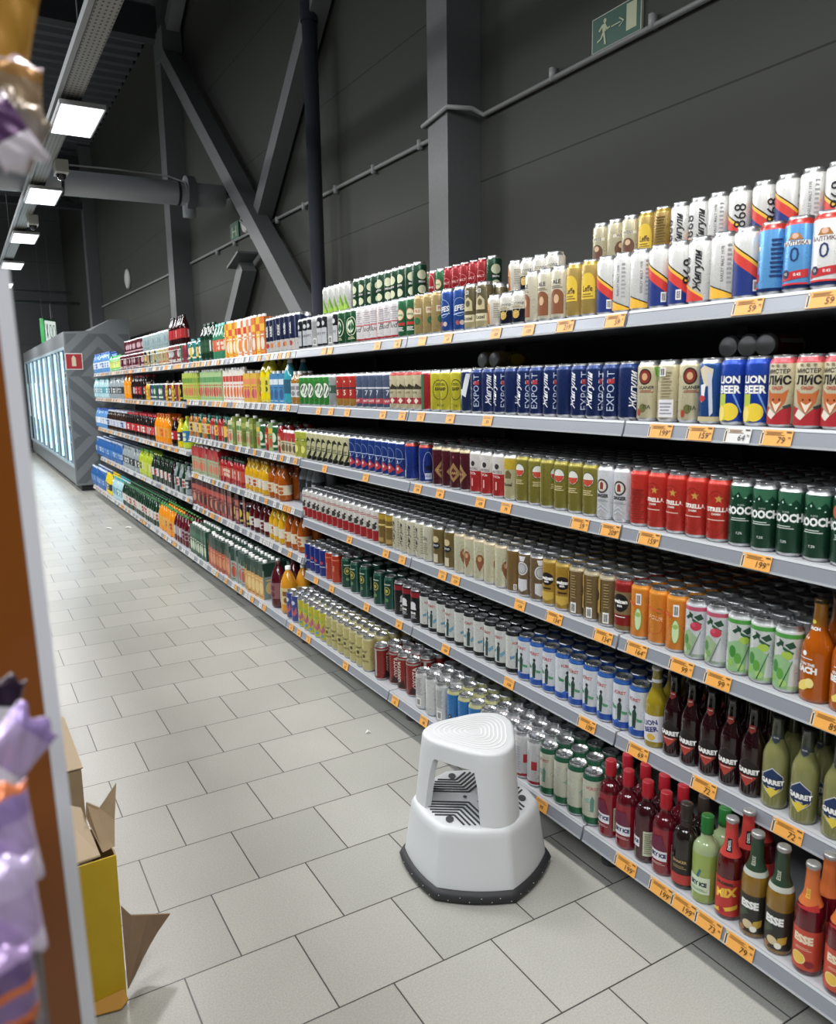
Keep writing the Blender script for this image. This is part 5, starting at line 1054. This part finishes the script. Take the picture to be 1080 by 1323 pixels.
for i, lst in enumerate((
    [(418, ''), (426, ''), (487, '109'), (513, '89'), (545, ''), (578, '69'), (640, '109'), (682, '159'), (729, '219'), (793, '59'), (965, '59'), (1064, '59')],
    [(411, '64'), (427, '64'), (448, '74'), (494, '89'), (519, '79'), (543, '72'), (581, '64'), (629, '59'), (852, '199'), (903, '159'), (1002, '79')],
    [(419, '59'), (472, '59'), (539, '109'), (568, '89'), (620, '109'), (653, '79'), (748, '59'), (787, '209'), (837, '159'), (976, '199')],
    [(451, '89'), (498, '64'), (519, '79'), (571, '59'), (588, '129'), (671, '134'), (715, '134'), (778, '134'), (821, '164'), (879, '99'), (926, '99'), (1069, '89')],
    [(408, '72'), (428, '64'), (473, '89'), (515, '89'), (575, '109'), (657, '104'), (757, '109'), (823, '69'), (908, '72'), (1016, '72')],
    [(376, '89'), (386, '64'), (398, '74'), (446, '62'), (510, '62'), (547, '88'), (699, '99'), (807, '199'), (853, '199'), (882, '199'), (914, '73'), (954, '79')])):
    for px, t in lst:
        price(B, i, px, t, w=.082 if px > 700 else .058)
price(B, 1, 952, '64', WHT, w=.075)
rnd = random.Random(5)
for sec, ks in (('mid', (2, 3)), ('far', (4, 5, 6, 7))):
    for i in range(len(ZB[sec])):
        x0 = BX if i == len(ZB[sec])-1 else SX
        for k in ks:
            y = J(k+1)-.08
            while y > J(k)+.05:
                if not (sec == 'mid' and i == len(ZB[sec])-1 and y < 4.35):
                    c = OR if rnd.random() < (.45 if i < 3 else .3) else WHT
                    price(sec, i, px_of((x0, y, ZB[sec][i]+.02)), '' if y > 6 else str(rnd.choice((59, 79, 89, 99, 109, 64))), c, w=.052)
                y -= rnd.choice((.062, .066, .11, .16))
bm = bmesh.new(); mats = []
for o in FARTAG:
    n0 = len(bm.faces); bm.from_mesh(o.data); bm.faces.ensure_lookup_table(); bm.verts.ensure_lookup_table()
    vs = set()
    for f in bm.faces[n0:]:
        m = o.data.materials[f.material_index]
        if m not in mats: mats.append(m)
        f.material_index = mats.index(m)
        vs.update(f.verts)
    for v in vs: v.co += o.location
    me = o.data; bpy.data.objects.remove(o); bpy.data.meshes.remove(me)
tag(finish('price_tag', bm, mats), 'tiny white and orange price tags on the rails near the coolers', 'price tag', kind='stuff')
for (sec, i), lst in TAGN.items():
    lst.sort(key=lambda t: t[0]); sc = {'beer': 'beer', 'mid': 'juice', 'far': 'far drinks'}[sec]
    for q, (y, o, t, c) in enumerate(lst):
        cn = 'orange' if c == OR else 'white'
        lb = '%s price tag%s, %s from the right on the %s %s shelf rail' % (cn, ' reading %s' % t if t and sec == 'beer' else '', ordw(q+1), SN[sec][i], sc)
        tag(o, lb, 'price tag', 'price tags on the %s %s shelf rail' % (SN[sec][i], sc))

# ------------------------------------------------------------------ step stool
SG = mat('c9ccce', .42, 0, 'stool_plastic', bump=.15, ns=300); SGL = mat('d8dada', .5, 0, 'stool_plastic', ns=300); RB = mat('26272a', .6, 0, 'rubber', bump=.3, ns=200); GV = mat('3a3c3e', .7, 0, 'rubber')
st = empty('step_stool', (1.272, 1.862, 0), math.radians(-34.3)); tag(st, 'grey plastic two-step rolling stool with black rubber base on the tiles', 'step stool')
def hexr(a, R, k):
    t = ((a+PI/6) % (PI/3))-PI/6; t2 = ((a) % (PI/3))-PI/6
    h = R*math.cos(PI/6)/math.cos(t2); return R*(1-k)*1.0+h*k if h < R*1.0 else R
def prism_rings(bm, levels, shapef, seg=96, mi=0, close_top=False, close_bot=False):
    rings = []
    for lv in levels:
        rings.append([bm.verts.new(shapef(2*PI*i/seg, lv)) for i in range(seg)])
    for a, b in zip(rings, rings[1:]):
        for i in range(seg):
            j = (i+1) % seg; f = bm.faces.new((a[i], a[j], b[j], b[i])); f.material_index = mi
    if close_top: bm.faces.new(rings[-1]).material_index = mi
    if close_bot: bm.faces.new(list(reversed(rings[0]))).material_index = mi
    return rings
def hx(a, lv):
    R, z, k = lv; r = hexr(a, R, k); return (r*math.cos(a), r*math.sin(a), z)
bm = bmesh.new(); prism_rings(bm, [(.21, .002, .55), (.235, .004, .55), (.240, .020, .55), (.234, .034, .55), (.222, .038, .55)], hx, close_bot=True); finish('rubber_base', bm, [RB], st, smooth=.6)
bm = bmesh.new(); rr = random.Random(3)
for i in range(46):
    a = 2*PI*i/46+rr.uniform(-.02, .02); r = hexr(a, .2405, .55)+.0005; z = .014+.012*(i % 2); c = Vector((r*math.cos(a), r*math.sin(a), z))
    bmesh.ops.create_icosphere(bm, subdivisions=1, radius=.0016, matrix=Matrix.Translation(c))
finish('base_stud', bm, [mat('c0c0c0', .3, .3, 'stud')], st, smooth=1)
bm = bmesh.new(); prism_rings(bm, [(.222, .036, .60), (.214, .09, .60), (.200, .185, .55), (.197, .202, .5), (.191, .212, .5), (.184, .2165, .5), (.178, .2155, .5)], hx, close_top=True); finish('lower_step', bm, [SG, SGL], st, smooth=.5)
# grooves on the lower step: nested V strips round three axes
for kx in range(3):
    ax = math.radians(240+120*kx); bm = bmesh.new(); A = Vector((math.cos(ax), math.sin(ax), 0))
    def inside(p): return p.length < hexr(math.atan2(p.y, p.x), .172, .6)
    for d in (.036, .053, .070, .087, .104, .121):
        apx = A*d; dirs = [Vector((math.cos(ax+s*PI/3), math.sin(ax+s*PI/3), 0)) for s in (-1, 1)]
        for dv in dirs:
            t = 0
            while inside(apx+dv*t) and t < .25: t += .003
            e = apx+dv*(t-.004)
            if t > .01: bar(bm, apx+Vector((0, 0, .2172)), e+Vector((0, 0, .2172)), .0055, .002)
    n = 14; c0 = A*.148; el = [bm.verts.new(c0+Vector((math.cos(2*PI*i/n)*.012, math.sin(2*PI*i/n)*.018, .2182))) for i in range(n)]; bm.faces.new(el)
    cc = -A*.03; el = [bm.verts.new(cc+Vector((math.cos(2*PI*i/n)*.006, math.sin(2*PI*i/n)*.008, .2182))) for i in range(n)]; bm.faces.new(el)
    finish('grip_groove', bm, [GV], st)
# upper step: rounded triangle on three legs
def tri_r(a, R, k=.8):
    "rounded triangle, corners at 180, 300 and 60 degrees"
    t = (a-math.radians(60)) % (2*PI/3); t -= PI/3
    return R*(1-.23*(.5+.5*math.cos(3*t))**.8)
def tr_(a, lv):
    R, z = lv; r = tri_r(a, R); return (r*math.cos(a), r*math.sin(a), z)
bm = bmesh.new(); seg = 120
zb_, zt_ = .216, .436
outer = lambda z: .184-.024*(z-zb_)/(zt_-zb_)
def opening(a):
    "height up to which the side is open at angle a (0 = solid leg)"
    t = ((a-math.radians(60)) % (2*PI/3)); t = min(t, 2*PI/3-t)   # angle from the nearest corner
    w0 = math.radians(25)
    if t < w0: return 0
    s = min(1, (t-w0)/math.radians(7)); return .385*0+ (zb_+.165*math.sqrt(max(0, 1-(1-s)**2)))
nz = 22; zs_ = [zb_+(zt_-.012-zb_)*i/nz for i in range(nz+1)]
th = .020
def col_pts(a):
    o = opening(a); lo = o if o else zb_
    return lo
go, gi = [], []
for i in range(seg):
    a = 2*PI*i/seg; lo = col_pts(a); co, ci = [], []
    for q in range(9):
        z = lo+(zt_-.010-lo)*q/8; r = tri_r(a, outer(z)); co.append(bm.verts.new((r*math.cos(a), r*math.sin(a), z)))
        z2 = min(z, zt_-.030) if q > 0 else lo; r2 = max(tri_r(a, outer(z2))-th, .05); ci.append(bm.verts.new((r2*math.cos(a), r2*math.sin(a), lo+(zt_-.030-lo)*q/8)))
    go.append(co); gi.append(ci)
for i in range(seg):
    j = (i+1) % seg
    for q in range(8):
        bm.faces.new((go[i][q], go[j][q], go[j][q+1], go[i][q+1])); bm.faces.new((gi[j][q], gi[i][q], gi[i][q+1], gi[j][q+1]))
    bm.faces.new((go[j][0], go[i][0], gi[i][0], gi[j][0]))
bm.faces.new([gi[i][8] for i in range(seg)])
# top plate
ring = [go[i][8] for i in range(seg)]
for dz, dr in ((.004, .0015), (.008, .005), (.010, .011)):
    nr = []
    for i in range(seg):
        a = 2*PI*i/seg; r = tri_r(a, outer(zt_-.01))-dr; nr.append(bm.verts.new((r*math.cos(a), r*math.sin(a), zt_-.010+dz)))
    for i in range(seg): bm.faces.new((ring[i], ring[(i+1) % seg], nr[(i+1) % seg], nr[i]))
    ring = nr
bm.faces.new(ring)
bmesh.ops.recalc_face_normals(bm, faces=bm.faces)
finish('upper_step', bm, [SG], st, smooth=.55)
bm = bmesh.new()
for q in range(7):
    R1 = .128-.016*q; k1 = []; k2 = []; 
    for i in range(60):
        a = 2*PI*i/60; r = tri_r(a, R1); k1.append(bm.verts.new((r*math.cos(a), r*math.sin(a), zt_+.0008))); r -= .005; k2.append(bm.verts.new((r*math.cos(a), r*math.sin(a), zt_+.0008)))
    for i in range(60): bm.faces.new((k1[i], k1[(i+1) % 60], k2[(i+1) % 60], k2[i]))
finish('tread_ridge', bm, [SGL], st)

# ------------------------------------------------------------------ glass-door coolers
CG = mat('7c8084', .4, .2, 'cooler_paint'); CGD = mat('5c6165', .5, 0, 'cooler_paint'); CGL = mat('74797c', .5, 0, 'cooler_paint')
fr = empty('glass_door_cooler', (1.36, 12.2, 0)); tag(fr, 'long grey cooler with lit glass doors and striped grey end panel', 'cooler')
LEN = 7.8
bm = bmesh.new(); pr = [(0, .09), (0, 2.28), (.35, 2.30), (.64, 2.47), (.90, 2.48), (.90, .09)]; mats = [CG, CGL, CGD]
A = [bm.verts.new((x, 0, z)) for x, z in pr]; f = bm.faces.new(A); f.material_index = 1
A2 = [bm.verts.new((x, .06, z)) for x, z in pr]
for a in range(len(pr)): bm.faces.new((A[(a+1) % 6], A[a], A2[a], A2[(a+1) % 6]))
bm.faces.new(list(reversed(A2)))
# chevron stripes of alternate grey
t = bmesh.new()
for zl0, zh0, up in ((.12, .80, 1), (.80, 1.66, -1), (1.66, 2.26, 1)):
    for x0, x1, sg in ((.02, .45, 1), (.45, .88, -1)):
        for q in range(-4, 14):
            u = bmesh.new(); d = .43*sg*up; a0 = q*.30 + (d*-1 if sg == -1 else 0)
            u.faces.new([u.verts.new((x, -.0015, z)) for x, z in ((x0, a0), (x1, a0+d), (x1, a0+d+.15), (x0, a0+.15))])
            for co, no in (((0, 0, zl0), (0, 0, -1)), ((0, 0, zh0), (0, 0, 1))):
                bmesh.ops.bisect_plane(u, geom=u.verts[:]+u.edges[:]+u.faces[:], plane_co=co, plane_no=no, clear_outer=True)
            for f in u.faces: t.faces.new([t.verts.new(v.co) for v in f.verts])
            u.free()
for f in t.faces:
    g = bm.faces.new([bm.verts.new(v.co) for v in f.verts]); g.material_index = 2
t.free()
finish('end_panel', bm, mats, fr)
bm = bmesh.new(); box(bm, 0, .9, .06, LEN, 2.08, 2.28); box(bm, .64, .9, .06, LEN, 2.28, 2.47); finish('top_housing', bm, [CG], fr)
bm = bmesh.new(); box(bm, .02, .9, .06, LEN, .09, .34); bevel(bm, .01, 1); finish('base_housing', bm, [CG], fr)
bm = bmesh.new(); box(bm, .08, .85, .08, LEN-.05, 0, .09); finish('plinth', bm, [DARK], fr)
bm = bmesh.new(); box(bm, .86, .9, .06, LEN, .34, 2.08); finish('back_wall', bm, [mat('c8dce4', .5, 0, 'liner')], fr)
nd = 8; dw = (LEN-.08)/nd
LED = mat('cfeaff', .5, 0, 'led', emit=2.2)
for k in range(nd):
    y0 = .07+k*dw; y1 = y0+dw
    bm = bmesh.new(); w_ = .035
    box(bm, 0, .04, y0, y0+w_, .34, 2.08); box(bm, 0, .04, y1-w_, y1-.002, .34, 2.08); box(bm, 0, .04, y0+w_, y1-w_, .34, .38); box(bm, 0, .04, y0+w_, y1-w_, 2.04, 2.08)
    dr = finish('door', bm, [mat('a8bcc4', .35, .2, 'door_frame')], fr)
    bm = bmesh.new(); box(bm, .018, .022, y0+w_, y1-w_, .38, 2.04); finish('glass_pane', bm, [mat('e8f6fa', .02, 0, 'glass', trans=1.0, ior=1.02)], dr)
    bm = bmesh.new(); tube(bm, [(-.03, y0+w_/2+.05, .9), (-.03, y0+w_/2+.05, 1.6)], .01, 8); finish('handle', bm, [steel()], dr, smooth=1)
    bm = bmesh.new(); box(bm, .05, .08, y0-.016, y0+.016, .38, 2.04); finish('light_strip', bm, [LED], fr)
    for zz in (.62, .90, 1.18, 1.46, 1.74):
        bm = bmesh.new(); box(bm, .16, .86, y0+.04, y1-.04, zz-.012, zz); finish('cooler_shelf', bm, [mat('d0dce0', .4, .1, 'shelf_paint')], fr)
ld = bpy.data.lights.new('cooler_light', 'AREA'); ld.shape = 'RECTANGLE'; ld.size = 1.6; ld.size_y = LEN-.4; ld.energy = 90; ld.color = (.72, .88, 1)
lo = bpy.data.objects.new('cooler_light', ld); COL.objects.link(lo); lo.location = (-.02, LEN/2, 1.2); lo.rotation_euler = (0, PI/2, 0); lo.parent = fr
bm = bmesh.new(); mats = [mat(c, .2, 0, 'drink') for c in ('8a9cc0', '4a6a9a', 'b8c0c8', '6a8a7a', '9a6a6a')]; rr = random.Random(8)
for zz in (.345, .62, .90, 1.18, 1.46, 1.74):
    y = 12.35
    while y < 19.85:
        for dx in (0, .09): lathe(bm, [(.03, zz), (.034, zz+.01), (.034, zz+.13), (.013, zz+.18), (.013, zz+.21), (0, zz+.21)], 8, [rr.randrange(5)]*5, 1.56+dx, y)
        y += rr.choice((.075, .08, .085, .12))
tag(finish('chilled_bottle', bm, mats, smooth=.8), 'rows of small bottles behind the lit cooler doors', 'bottle', kind='stuff')
# red sign on the end panel
bm = bmesh.new(); box(bm, -.115, .115, -.006, 0, -.115, .115); mats = [mat('e6e2e0', .4, 0, 'plastic')]
apply_decals(bm, [('rect', -104, 104, -104, 104, 'b8222a'), ('rect', -30, 26, -66, 44, 'ecdcb8'), ('poly', [(-30, 44), (26, 44), (14, 66), (-18, 66)], 'ecdcb8'), ('rect', -12, 8, 66, 80, 'ecdcb8')], mats, lambda u, v, off: (u, -.006-off*4, v), step=0)
tag(finish('fire_extinguisher_sign', bm, mats, loc=(1.47, 12.198, 1.868)), 'red square fire extinguisher sign on the striped cooler end', 'sign')

# hanging sign, rails and far shelf beyond the coolers
hs = empty('hanging_sign', (1.66, 17.2, 2.60)); hs.rotation_euler.z = 1.0; hs.scale = (.8, .8, .9); tag(hs, 'lit white sign with green edge hanging over the coolers', 'sign')
bm = bmesh.new(); box(bm, -.30, .30, -.05, .05, -.26, .26); finish('frame', bm, [mat('2c8a4a', .4, 0, 'plastic')], hs)
bm = bmesh.new(); mats = [mat('e4f0ea', .4, 0, 'lightbox', emit=.8)]; box(bm, -.26, .26, -.056, -.051, -.22, .22)
apply_decals(bm, [('poly', [(-220, -150), (-190, -150), (-120, 150), (-150, 150)], '4a9a6a'), ('poly', [(-120, -150), (-150, -150), (-220, 150), (-190, 150)], '4a9a6a'), ('ring', 0, 0, 70, 150, 26, '4a9a6a'), ('ring', 160, 0, 70, 150, 26, '4a9a6a')], mats, lambda u, v, off: (u, -.057-off*3, v), step=0)
finish('face', bm, mats, hs)
for sx in (-.25, .25):
    bm = bmesh.new(); tube(bm, [(sx, 0, .26), (sx, 0, 3.3)], .006, 6); finish('hanger', bm, [DARK], hs)
bm = bmesh.new(); tube(bm, [(LEFTX+.2, 17.8, 3.42), (2.2, 17.8, 3.42)], .025, 8); tag(finish('hanging_rail', bm, [mat('7a7c80', .4, .3, 'pipe_paint')], smooth=1), 'upper thin grey rail across the far end of the hall', 'rail')
bm = bmesh.new(); tube(bm, [(LEFTX+.2, 17.4, 3.17), (2.3, 17.4, 3.17)], .03, 8); tube(bm, [(1.75, 17.4, 3.17), (1.75, 17.4, 2.4)], .02, 8); tag(finish('hanging_rail', bm, [mat('6a6c70', .4, .3, 'pipe_paint')], smooth=1), 'lower grey rail with a drop pipe at the far end', 'rail')
fs_ = empty('display_shelf', (.92, 20.6, 0)); tag(fs_, 'dark shelf with white goods at the far end of the aisle', 'shelving')
bm = bmesh.new(); box(bm, -.55, .32, .02, .5, 0, 1.75); finish('body', bm, [BACK], fs_)
for zz in (.2, .62, 1.1, 1.6):
    bm = bmesh.new(); box(bm, -.55, .34, -.3, .02, zz-.03, zz); finish('shelf', bm, [mat('c8c8c4', .4, 0, 'shelf_paint')], fs_)
WB = [mat(c, .5, 0, 'print') for c in ('e0ded6', 'c8beb0', 'b8c0c8')]
first = None; rr = random.Random(2); q = 0
for zz, nm in ((.2, 'lowest'), (.62, 'second'), (1.1, 'third'), (1.6, 'top')):
    for x in (.5, .68, .86, 1.04, 1.20):
        bm = bmesh.new(); hh = rr.uniform(.14, .26); box(bm, -.06, .06, -.06, .06, 0, hh); box(bm, -.061, .061, -.061, .061, hh*.3, hh*.7, 1); q += 1
        tag(finish('goods_box', bm, [WB[q % 3], WB[(q+1) % 3]], loc=(x, 20.42, zz+.001)), 'pale box on the %s board of the far dark shelf, %s from left' % (nm, ordw(int((x-.3)/.17))), 'box', 'pale boxes on the far shelf')

# ------------------------------------------------------------------ near left: end board, snack bags, cartons
bd = empty('end_board', (.0445, .60, 0)); tag(bd, 'tall orange-brown end board of the left-hand shelf with white edge', 'board')
bm = bmesh.new(); box(bm, -.62, -.006, 0, .018, .02, 1.578); finish('board_face', bm, [mat('74400f', .30, 0, 'laminate', var='8a4c14', ns=3)], bd)
bm = bmesh.new(); box(bm, -.006, .004, -.001, .020, .02, 1.579); bevel(bm, .002, 1); finish('edge_strip', bm, [mat('dcdee6', .4, 0, 'plastic')], bd)
bd.rotation_euler.y = math.radians(-.9); bd.location.x = .058
gl = empty('shelving_unit', (-.02, .64, 0)); tag(gl, 'dark shelving unit behind the brown end board on the left', 'shelving')
bm = bmesh.new(); box(bm, -.55, -.50, 0, 6, .02, 1.5); finish('back_panel', bm, [BACK], gl)
for zz in (.15, .5, .85, 1.2):
    bm = bmesh.new(); box(bm, -.50, -.04, 0, 6, zz-.03, zz); finish('shelf', bm, [SHELFM], gl)
def pouch(w, h, t, cols, loc, rot, label, crimp=.014, cat='snack bag', name='snack_bag', grp=None, clear=None, dec=()):
    bm = bmesh.new(); nx, nz = 16, 22; mats = [mat(c, .22, .25, 'foil') for c, _ in cols]; g = {}
    for s in (-1, 1):
        for i in range(nx+1):
            for j in range(nz+1):
                u, v = i/nx*2-1, j/nz*2-1
                e = max(0, (1-abs(u)**2.6))*max(0, (1-abs(v)**5)); wr = (.0030*math.sin(6*u+3*v)*math.sin(5*v+2*u)*(1 if e > .05 else .3)+.0008*math.sin(15*u+9*v))*w/.085
                g[s, i, j] = bm.verts.new((u*w/2*(1-.05*(1-v*v)), s*(t/2*e**.6+.0006)+wr, v*h/2+.003*math.sin(6*u)*abs(v)**8))
    for s in (-1, 1):
        for i in range(nx):
            for j in range(nz):
                q = (g[s, i, j], g[s, i+1, j], g[s, i+1, j+1], g[s, i, j+1]); f = bm.faces.new(q if s == -1 else q[::-1])
                v = (j+.5)/nz; mi = 0
                for a, (c, lim) in enumerate(cols):
                    if v >= lim: mi = a
                f.material_index = mi
    for i in range(nx):
        for j in (0, nz): bm.faces.new((g[-1, i, j], g[1, i, j], g[1, i+1, j], g[-1, i+1, j]))
    for j in range(nz):
        for i in (0, nx): bm.faces.new((g[-1, i, j], g[-1, i, j+1], g[1, i, j+1], g[1, i, j]))
    bmesh.ops.recalc_face_normals(bm, faces=bm.faces)
    o = finish(name, bm, mats, smooth=1.2, loc=loc); o.rotation_euler = rot; tag(o, label, cat, grp)
    return o
def at_y(y, u, v): return at(1, y, u, v)
# hanging bags top left
c = at_y(.62, -14, 22); pouch(.058, .10, .024, [('c8c0b8', 0), ('b88a3c', .22), ('a87828', .7), ('4a2c50', .9)], c, (0, math.radians(14), .3), 'gold and white snack bag hanging at the top left corner')
c = at_y(.72, 27, 20); pouch(.022, .085, .010, [('b8a8b8', 0), ('2c1c34', .1), ('5c4868', .8)], c, (0, math.radians(16), .5), 'dark purple snack bag with silver seam behind the gold bag')
c = at_y(.60, 12, 122); pouch(.042, .046, .014, [('b4a890', 0), ('9a8468', .4), ('a87c48', .75), ('b8a8b0', .92)], c, (0, .05, .2), 'beige snack bag with printed panel hanging under the gold bag')
c = at_y(.58, 22, 168); pouch(.034, .038, .012, [('8a7c6c', 0), ('8a8078', .3), ('8a7c6c', .8)], c, (0, .5, .2), 'grey beige snack bag under the printed one, lowest right')
c = at_y(.56, 6, 172); pouch(.030, .042, .012, [('d8d0dc', 0), ('5a3c64', .4), ('b8b0bc', .85)], c, (0, -.6, .2), 'purple and silver snack bag at the left edge, lowest hanging')
bm = bmesh.new(); tube(bm, [(-.6, .66, 1.82), (-.04, .66, 1.82), (-.02, .66, 1.80)], .003, 6); tag(finish('display_hook', bm, [steel()]), 'wire display hook holding the snack bags at upper left', 'hook')
# lavender bags in their display carton, lower left
LV = 'b4a0c8'
c = at_y(.50, 10, 975); pouch(.036, .052, .016, [('e4e0ea', 0), (LV, .35), ('9a84bc', .8)], c, (0, math.radians(50), .3), 'lavender bag with white seam sticking out, top of the left stack')
c = at_y(.54, 0, 905); pouch(.026, .030, .010, [('e4e4e8', 0), ('2c2030', .4)], c, (0, .3, .2), 'white-edged dark bag behind the lavender bags')
c = at_y(.46, 4, 1085); pouch(.034, .062, .016, [('d0c4dc', 0), (LV, .3), ('9a84bc', .7), ('c8744c', .93)], c, (0, -.08, .25), 'upright lavender bag with orange top edge in the carton')
c = at_y(.44, 6, 1180); pouch(.036, .060, .016, [('d8cce4', 0), (LV, .25), ('c4b4d8', .7)], c, (0, -.05, .2), 'pale lavender crumpled bag lower in the carton')
c = at_y(.42, 2, 1290); pouch(.036, .052, .016, [('6a5480', 0), ('c86a3c', .2), ('7a6490', .3), ('c86a3c', .55), ('6a5480', .65), ('a890bc', .85)], c, (0, -.04, .2), 'purple bag with orange squares at the lower left corner')
bm = bmesh.new(); p0 = at_y(.545, 30, 1000); p1 = at_y(.40, 68, 1323)
q = [(p0.x, .545, p0.z), (p0.x, .545, 1.05), (p1.x-.004, .38, .98), (p1.x-.006, .38, 1.15)]
sheet = None
v = [bm.verts.new(p) for p in q]; v2 = [bm.verts.new((x-.0035, y, z)) for x, y, z in q]
bm.faces.new(v); bm.faces.new(v2[::-1])
for k in range(4): bm.faces.new((v[k], v2[k], v2[(k+1) % 4], v[(k+1) % 4]))
box(bm, -.25, p0.x-.004, .545, .549, 1.05, p0.z); box(bm, -.25, p0.x-.004, .38, .549, 1.045, 1.049)
tag(finish('display_carton', bm, [mat('4a4240', .8, 0, 'cardboard', bump=.4)]), 'dark corrugated display carton holding the lavender bags', 'carton')
# yellow carton on the floor with torn flaps
CB = mat('b09a7c', .85, 0, 'cardboard', var='a08a6c', ns=30); CBI = mat('c8b498', .85, 0, 'cardboard', ns=30); YE = mat('d4b422', .55, 0, 'print', var='c4a41c', ns=12)
def sheet(bm, pts, nrm, t=.004, mi=0):
    nrm = Vector(nrm).normalized()*t; a = [bm.verts.new(Vector(p)) for p in pts]; b = [bm.verts.new(Vector(p)+nrm) for p in pts]
    bm.faces.new(a).material_index = mi; bm.faces.new(list(reversed(b))).material_index = mi; n = len(pts)
    for i in range(n): bm.faces.new((a[i], b[i], b[(i+1) % n], a[(i+1) % n])).material_index = mi
yb = empty('cardboard_box', (-.04, 1.86, 0)); tag(yb, 'yellow cardboard box with torn open flaps on the floor at left', 'box')
bm = bmesh.new(); X1 = .258
sheet(bm, [(-.12, 0, .002), (X1, 0, .002), (X1+.004, 0, .385), (-.12, 0, .375)], (0, -1, 0)); finish('front_panel', bm, [YE], yb)
bm = bmesh.new(); sheet(bm, [(X1, 0, .002), (X1, .30, .002), (X1, .30, .30), (X1+.004, .02, .385), (X1+.004, 0, .385)], (-1, 0, 0)); finish('side_panel', bm, [CB], yb)
bm = bmesh.new(); sheet(bm, [(-.12, .30, .002), (X1, .30, .002), (X1, .30, .30), (-.12, .30, .33)], (0, -1, 0)); sheet(bm, [(-.12, 0, .002), (X1, 0, .002), (X1, .30, .002), (-.12, .30, .002)], (0, 0, 1)); finish('back_panel', bm, [CB], yb)
bm = bmesh.new(); sheet(bm, [(-.12, .01, .372), (X1-.03, .01, .385), (X1-.05, .16, .44), (X1-.12, .22, .45), (-.12, .2, .44)], (0, .3, 1)); finish('flap', bm, [CBI], yb)
bm = bmesh.new(); sheet(bm, [(X1-.02, .05, .37), (X1+.01, .06, .37), (X1+.02, .10, .42), (X1+.035, .13, .50), (X1-.01, .12, .45), (X1-.04, .12, .475), (X1-.045, .11, .44)], (0, 1, .2)); finish('torn_flap', bm, [CB], yb)
bm = bmesh.new(); sheet(bm, [(X1+.005, .0, .245), (X1+.03, .03, .19), (X1+.075, .06, .155), (X1+.135, .09, .115), (X1+.10, .08, .085), (X1+.06, .06, .05), (X1+.03, .03, .025), (X1+.005, 0, .015)], (0, 1, .2)); o = finish('torn_flap', bm, [mat('957a60', .85, 0, 'cardboard', var='877058', ns=30)], yb); o['label'] = 'brown torn side flap pointing right'
bm = bmesh.new(); sheet(bm, [(X1-.10, -.03, .004), (X1-.02, -.045, .004), (X1+.0, -.03, .01), (X1-.005, -.005, .022), (X1-.10, -.005, .012)], (0, 0, 1), .003); finish('torn_flap', bm, [mat('b88a3c', .8, 0, 'cardboard', ns=30)], yb)
bb = empty('cardboard_box', (0, 2.45, 0)); tag(bb, 'plain beige cardboard box behind the yellow box', 'box')
bm = bmesh.new(); box(bm, -.12, .215, 0, .28, .002, .34); bevel(bm, .003, 1); finish('body', bm, [CB], bb)
bm = bmesh.new(); sheet(bm, [(-.12, 0, .345), (.22, 0, .345), (.20, .25, .42), (-.12, .25, .42)], (0, -.2, 1)); finish('flap', bm, [CBI], bb)
# wire fence along the front of the far top shelf, paper scraps on the floor
bm = bmesh.new(); zz = 1.686
for h in (.02, .12): tube(bm, [(SX+.014, 6.75, zz+h), (SX+.014, 10.3, zz+h)], .0025, 6)
y = 6.75
while y < 10.31: tube(bm, [(SX+.014, y, zz), (SX+.014, y, zz+.12)], .002, 6); y += .355
tag(finish('wire_fence', bm, [mat('d8d8d4', .4, .3, 'wire')]), 'thin white wire fence in front of the far top shelf drinks', 'fence')
for k, (u, v) in enumerate(((140, 683), (166, 682), (476, 947))):
    p = at(2, 0, u, v); bm = bmesh.new(); sz = .035 if k < 2 else .012
    vs = [bm.verts.new((math.cos(a)*sz*(1+.3*(i % 2)), math.sin(a)*sz*.6, .001+.006*(i % 3))) for i, a in enumerate([2*PI*i/7 for i in range(7)])]
    c0 = bm.verts.new((0, 0, .008))
    for i in range(7): bm.faces.new((vs[i], vs[(i+1) % 7], c0))
    tag(finish('paper_scrap', bm, [mat('e8e8e4', .6, 0, 'paper')], loc=(p.x, p.y, 0)), ('larger white paper scrap lying far down the aisle floor', 'smaller white paper scrap to the right, far down the aisle', 'tiny white crumb on the tiles near the step stool')[k], 'scrap')
for k, v in USED.items():
    if len(v) > 1: print('DUPLICATE LABEL', k, v[:4])
print('OBJECTS', len(scene.objects))
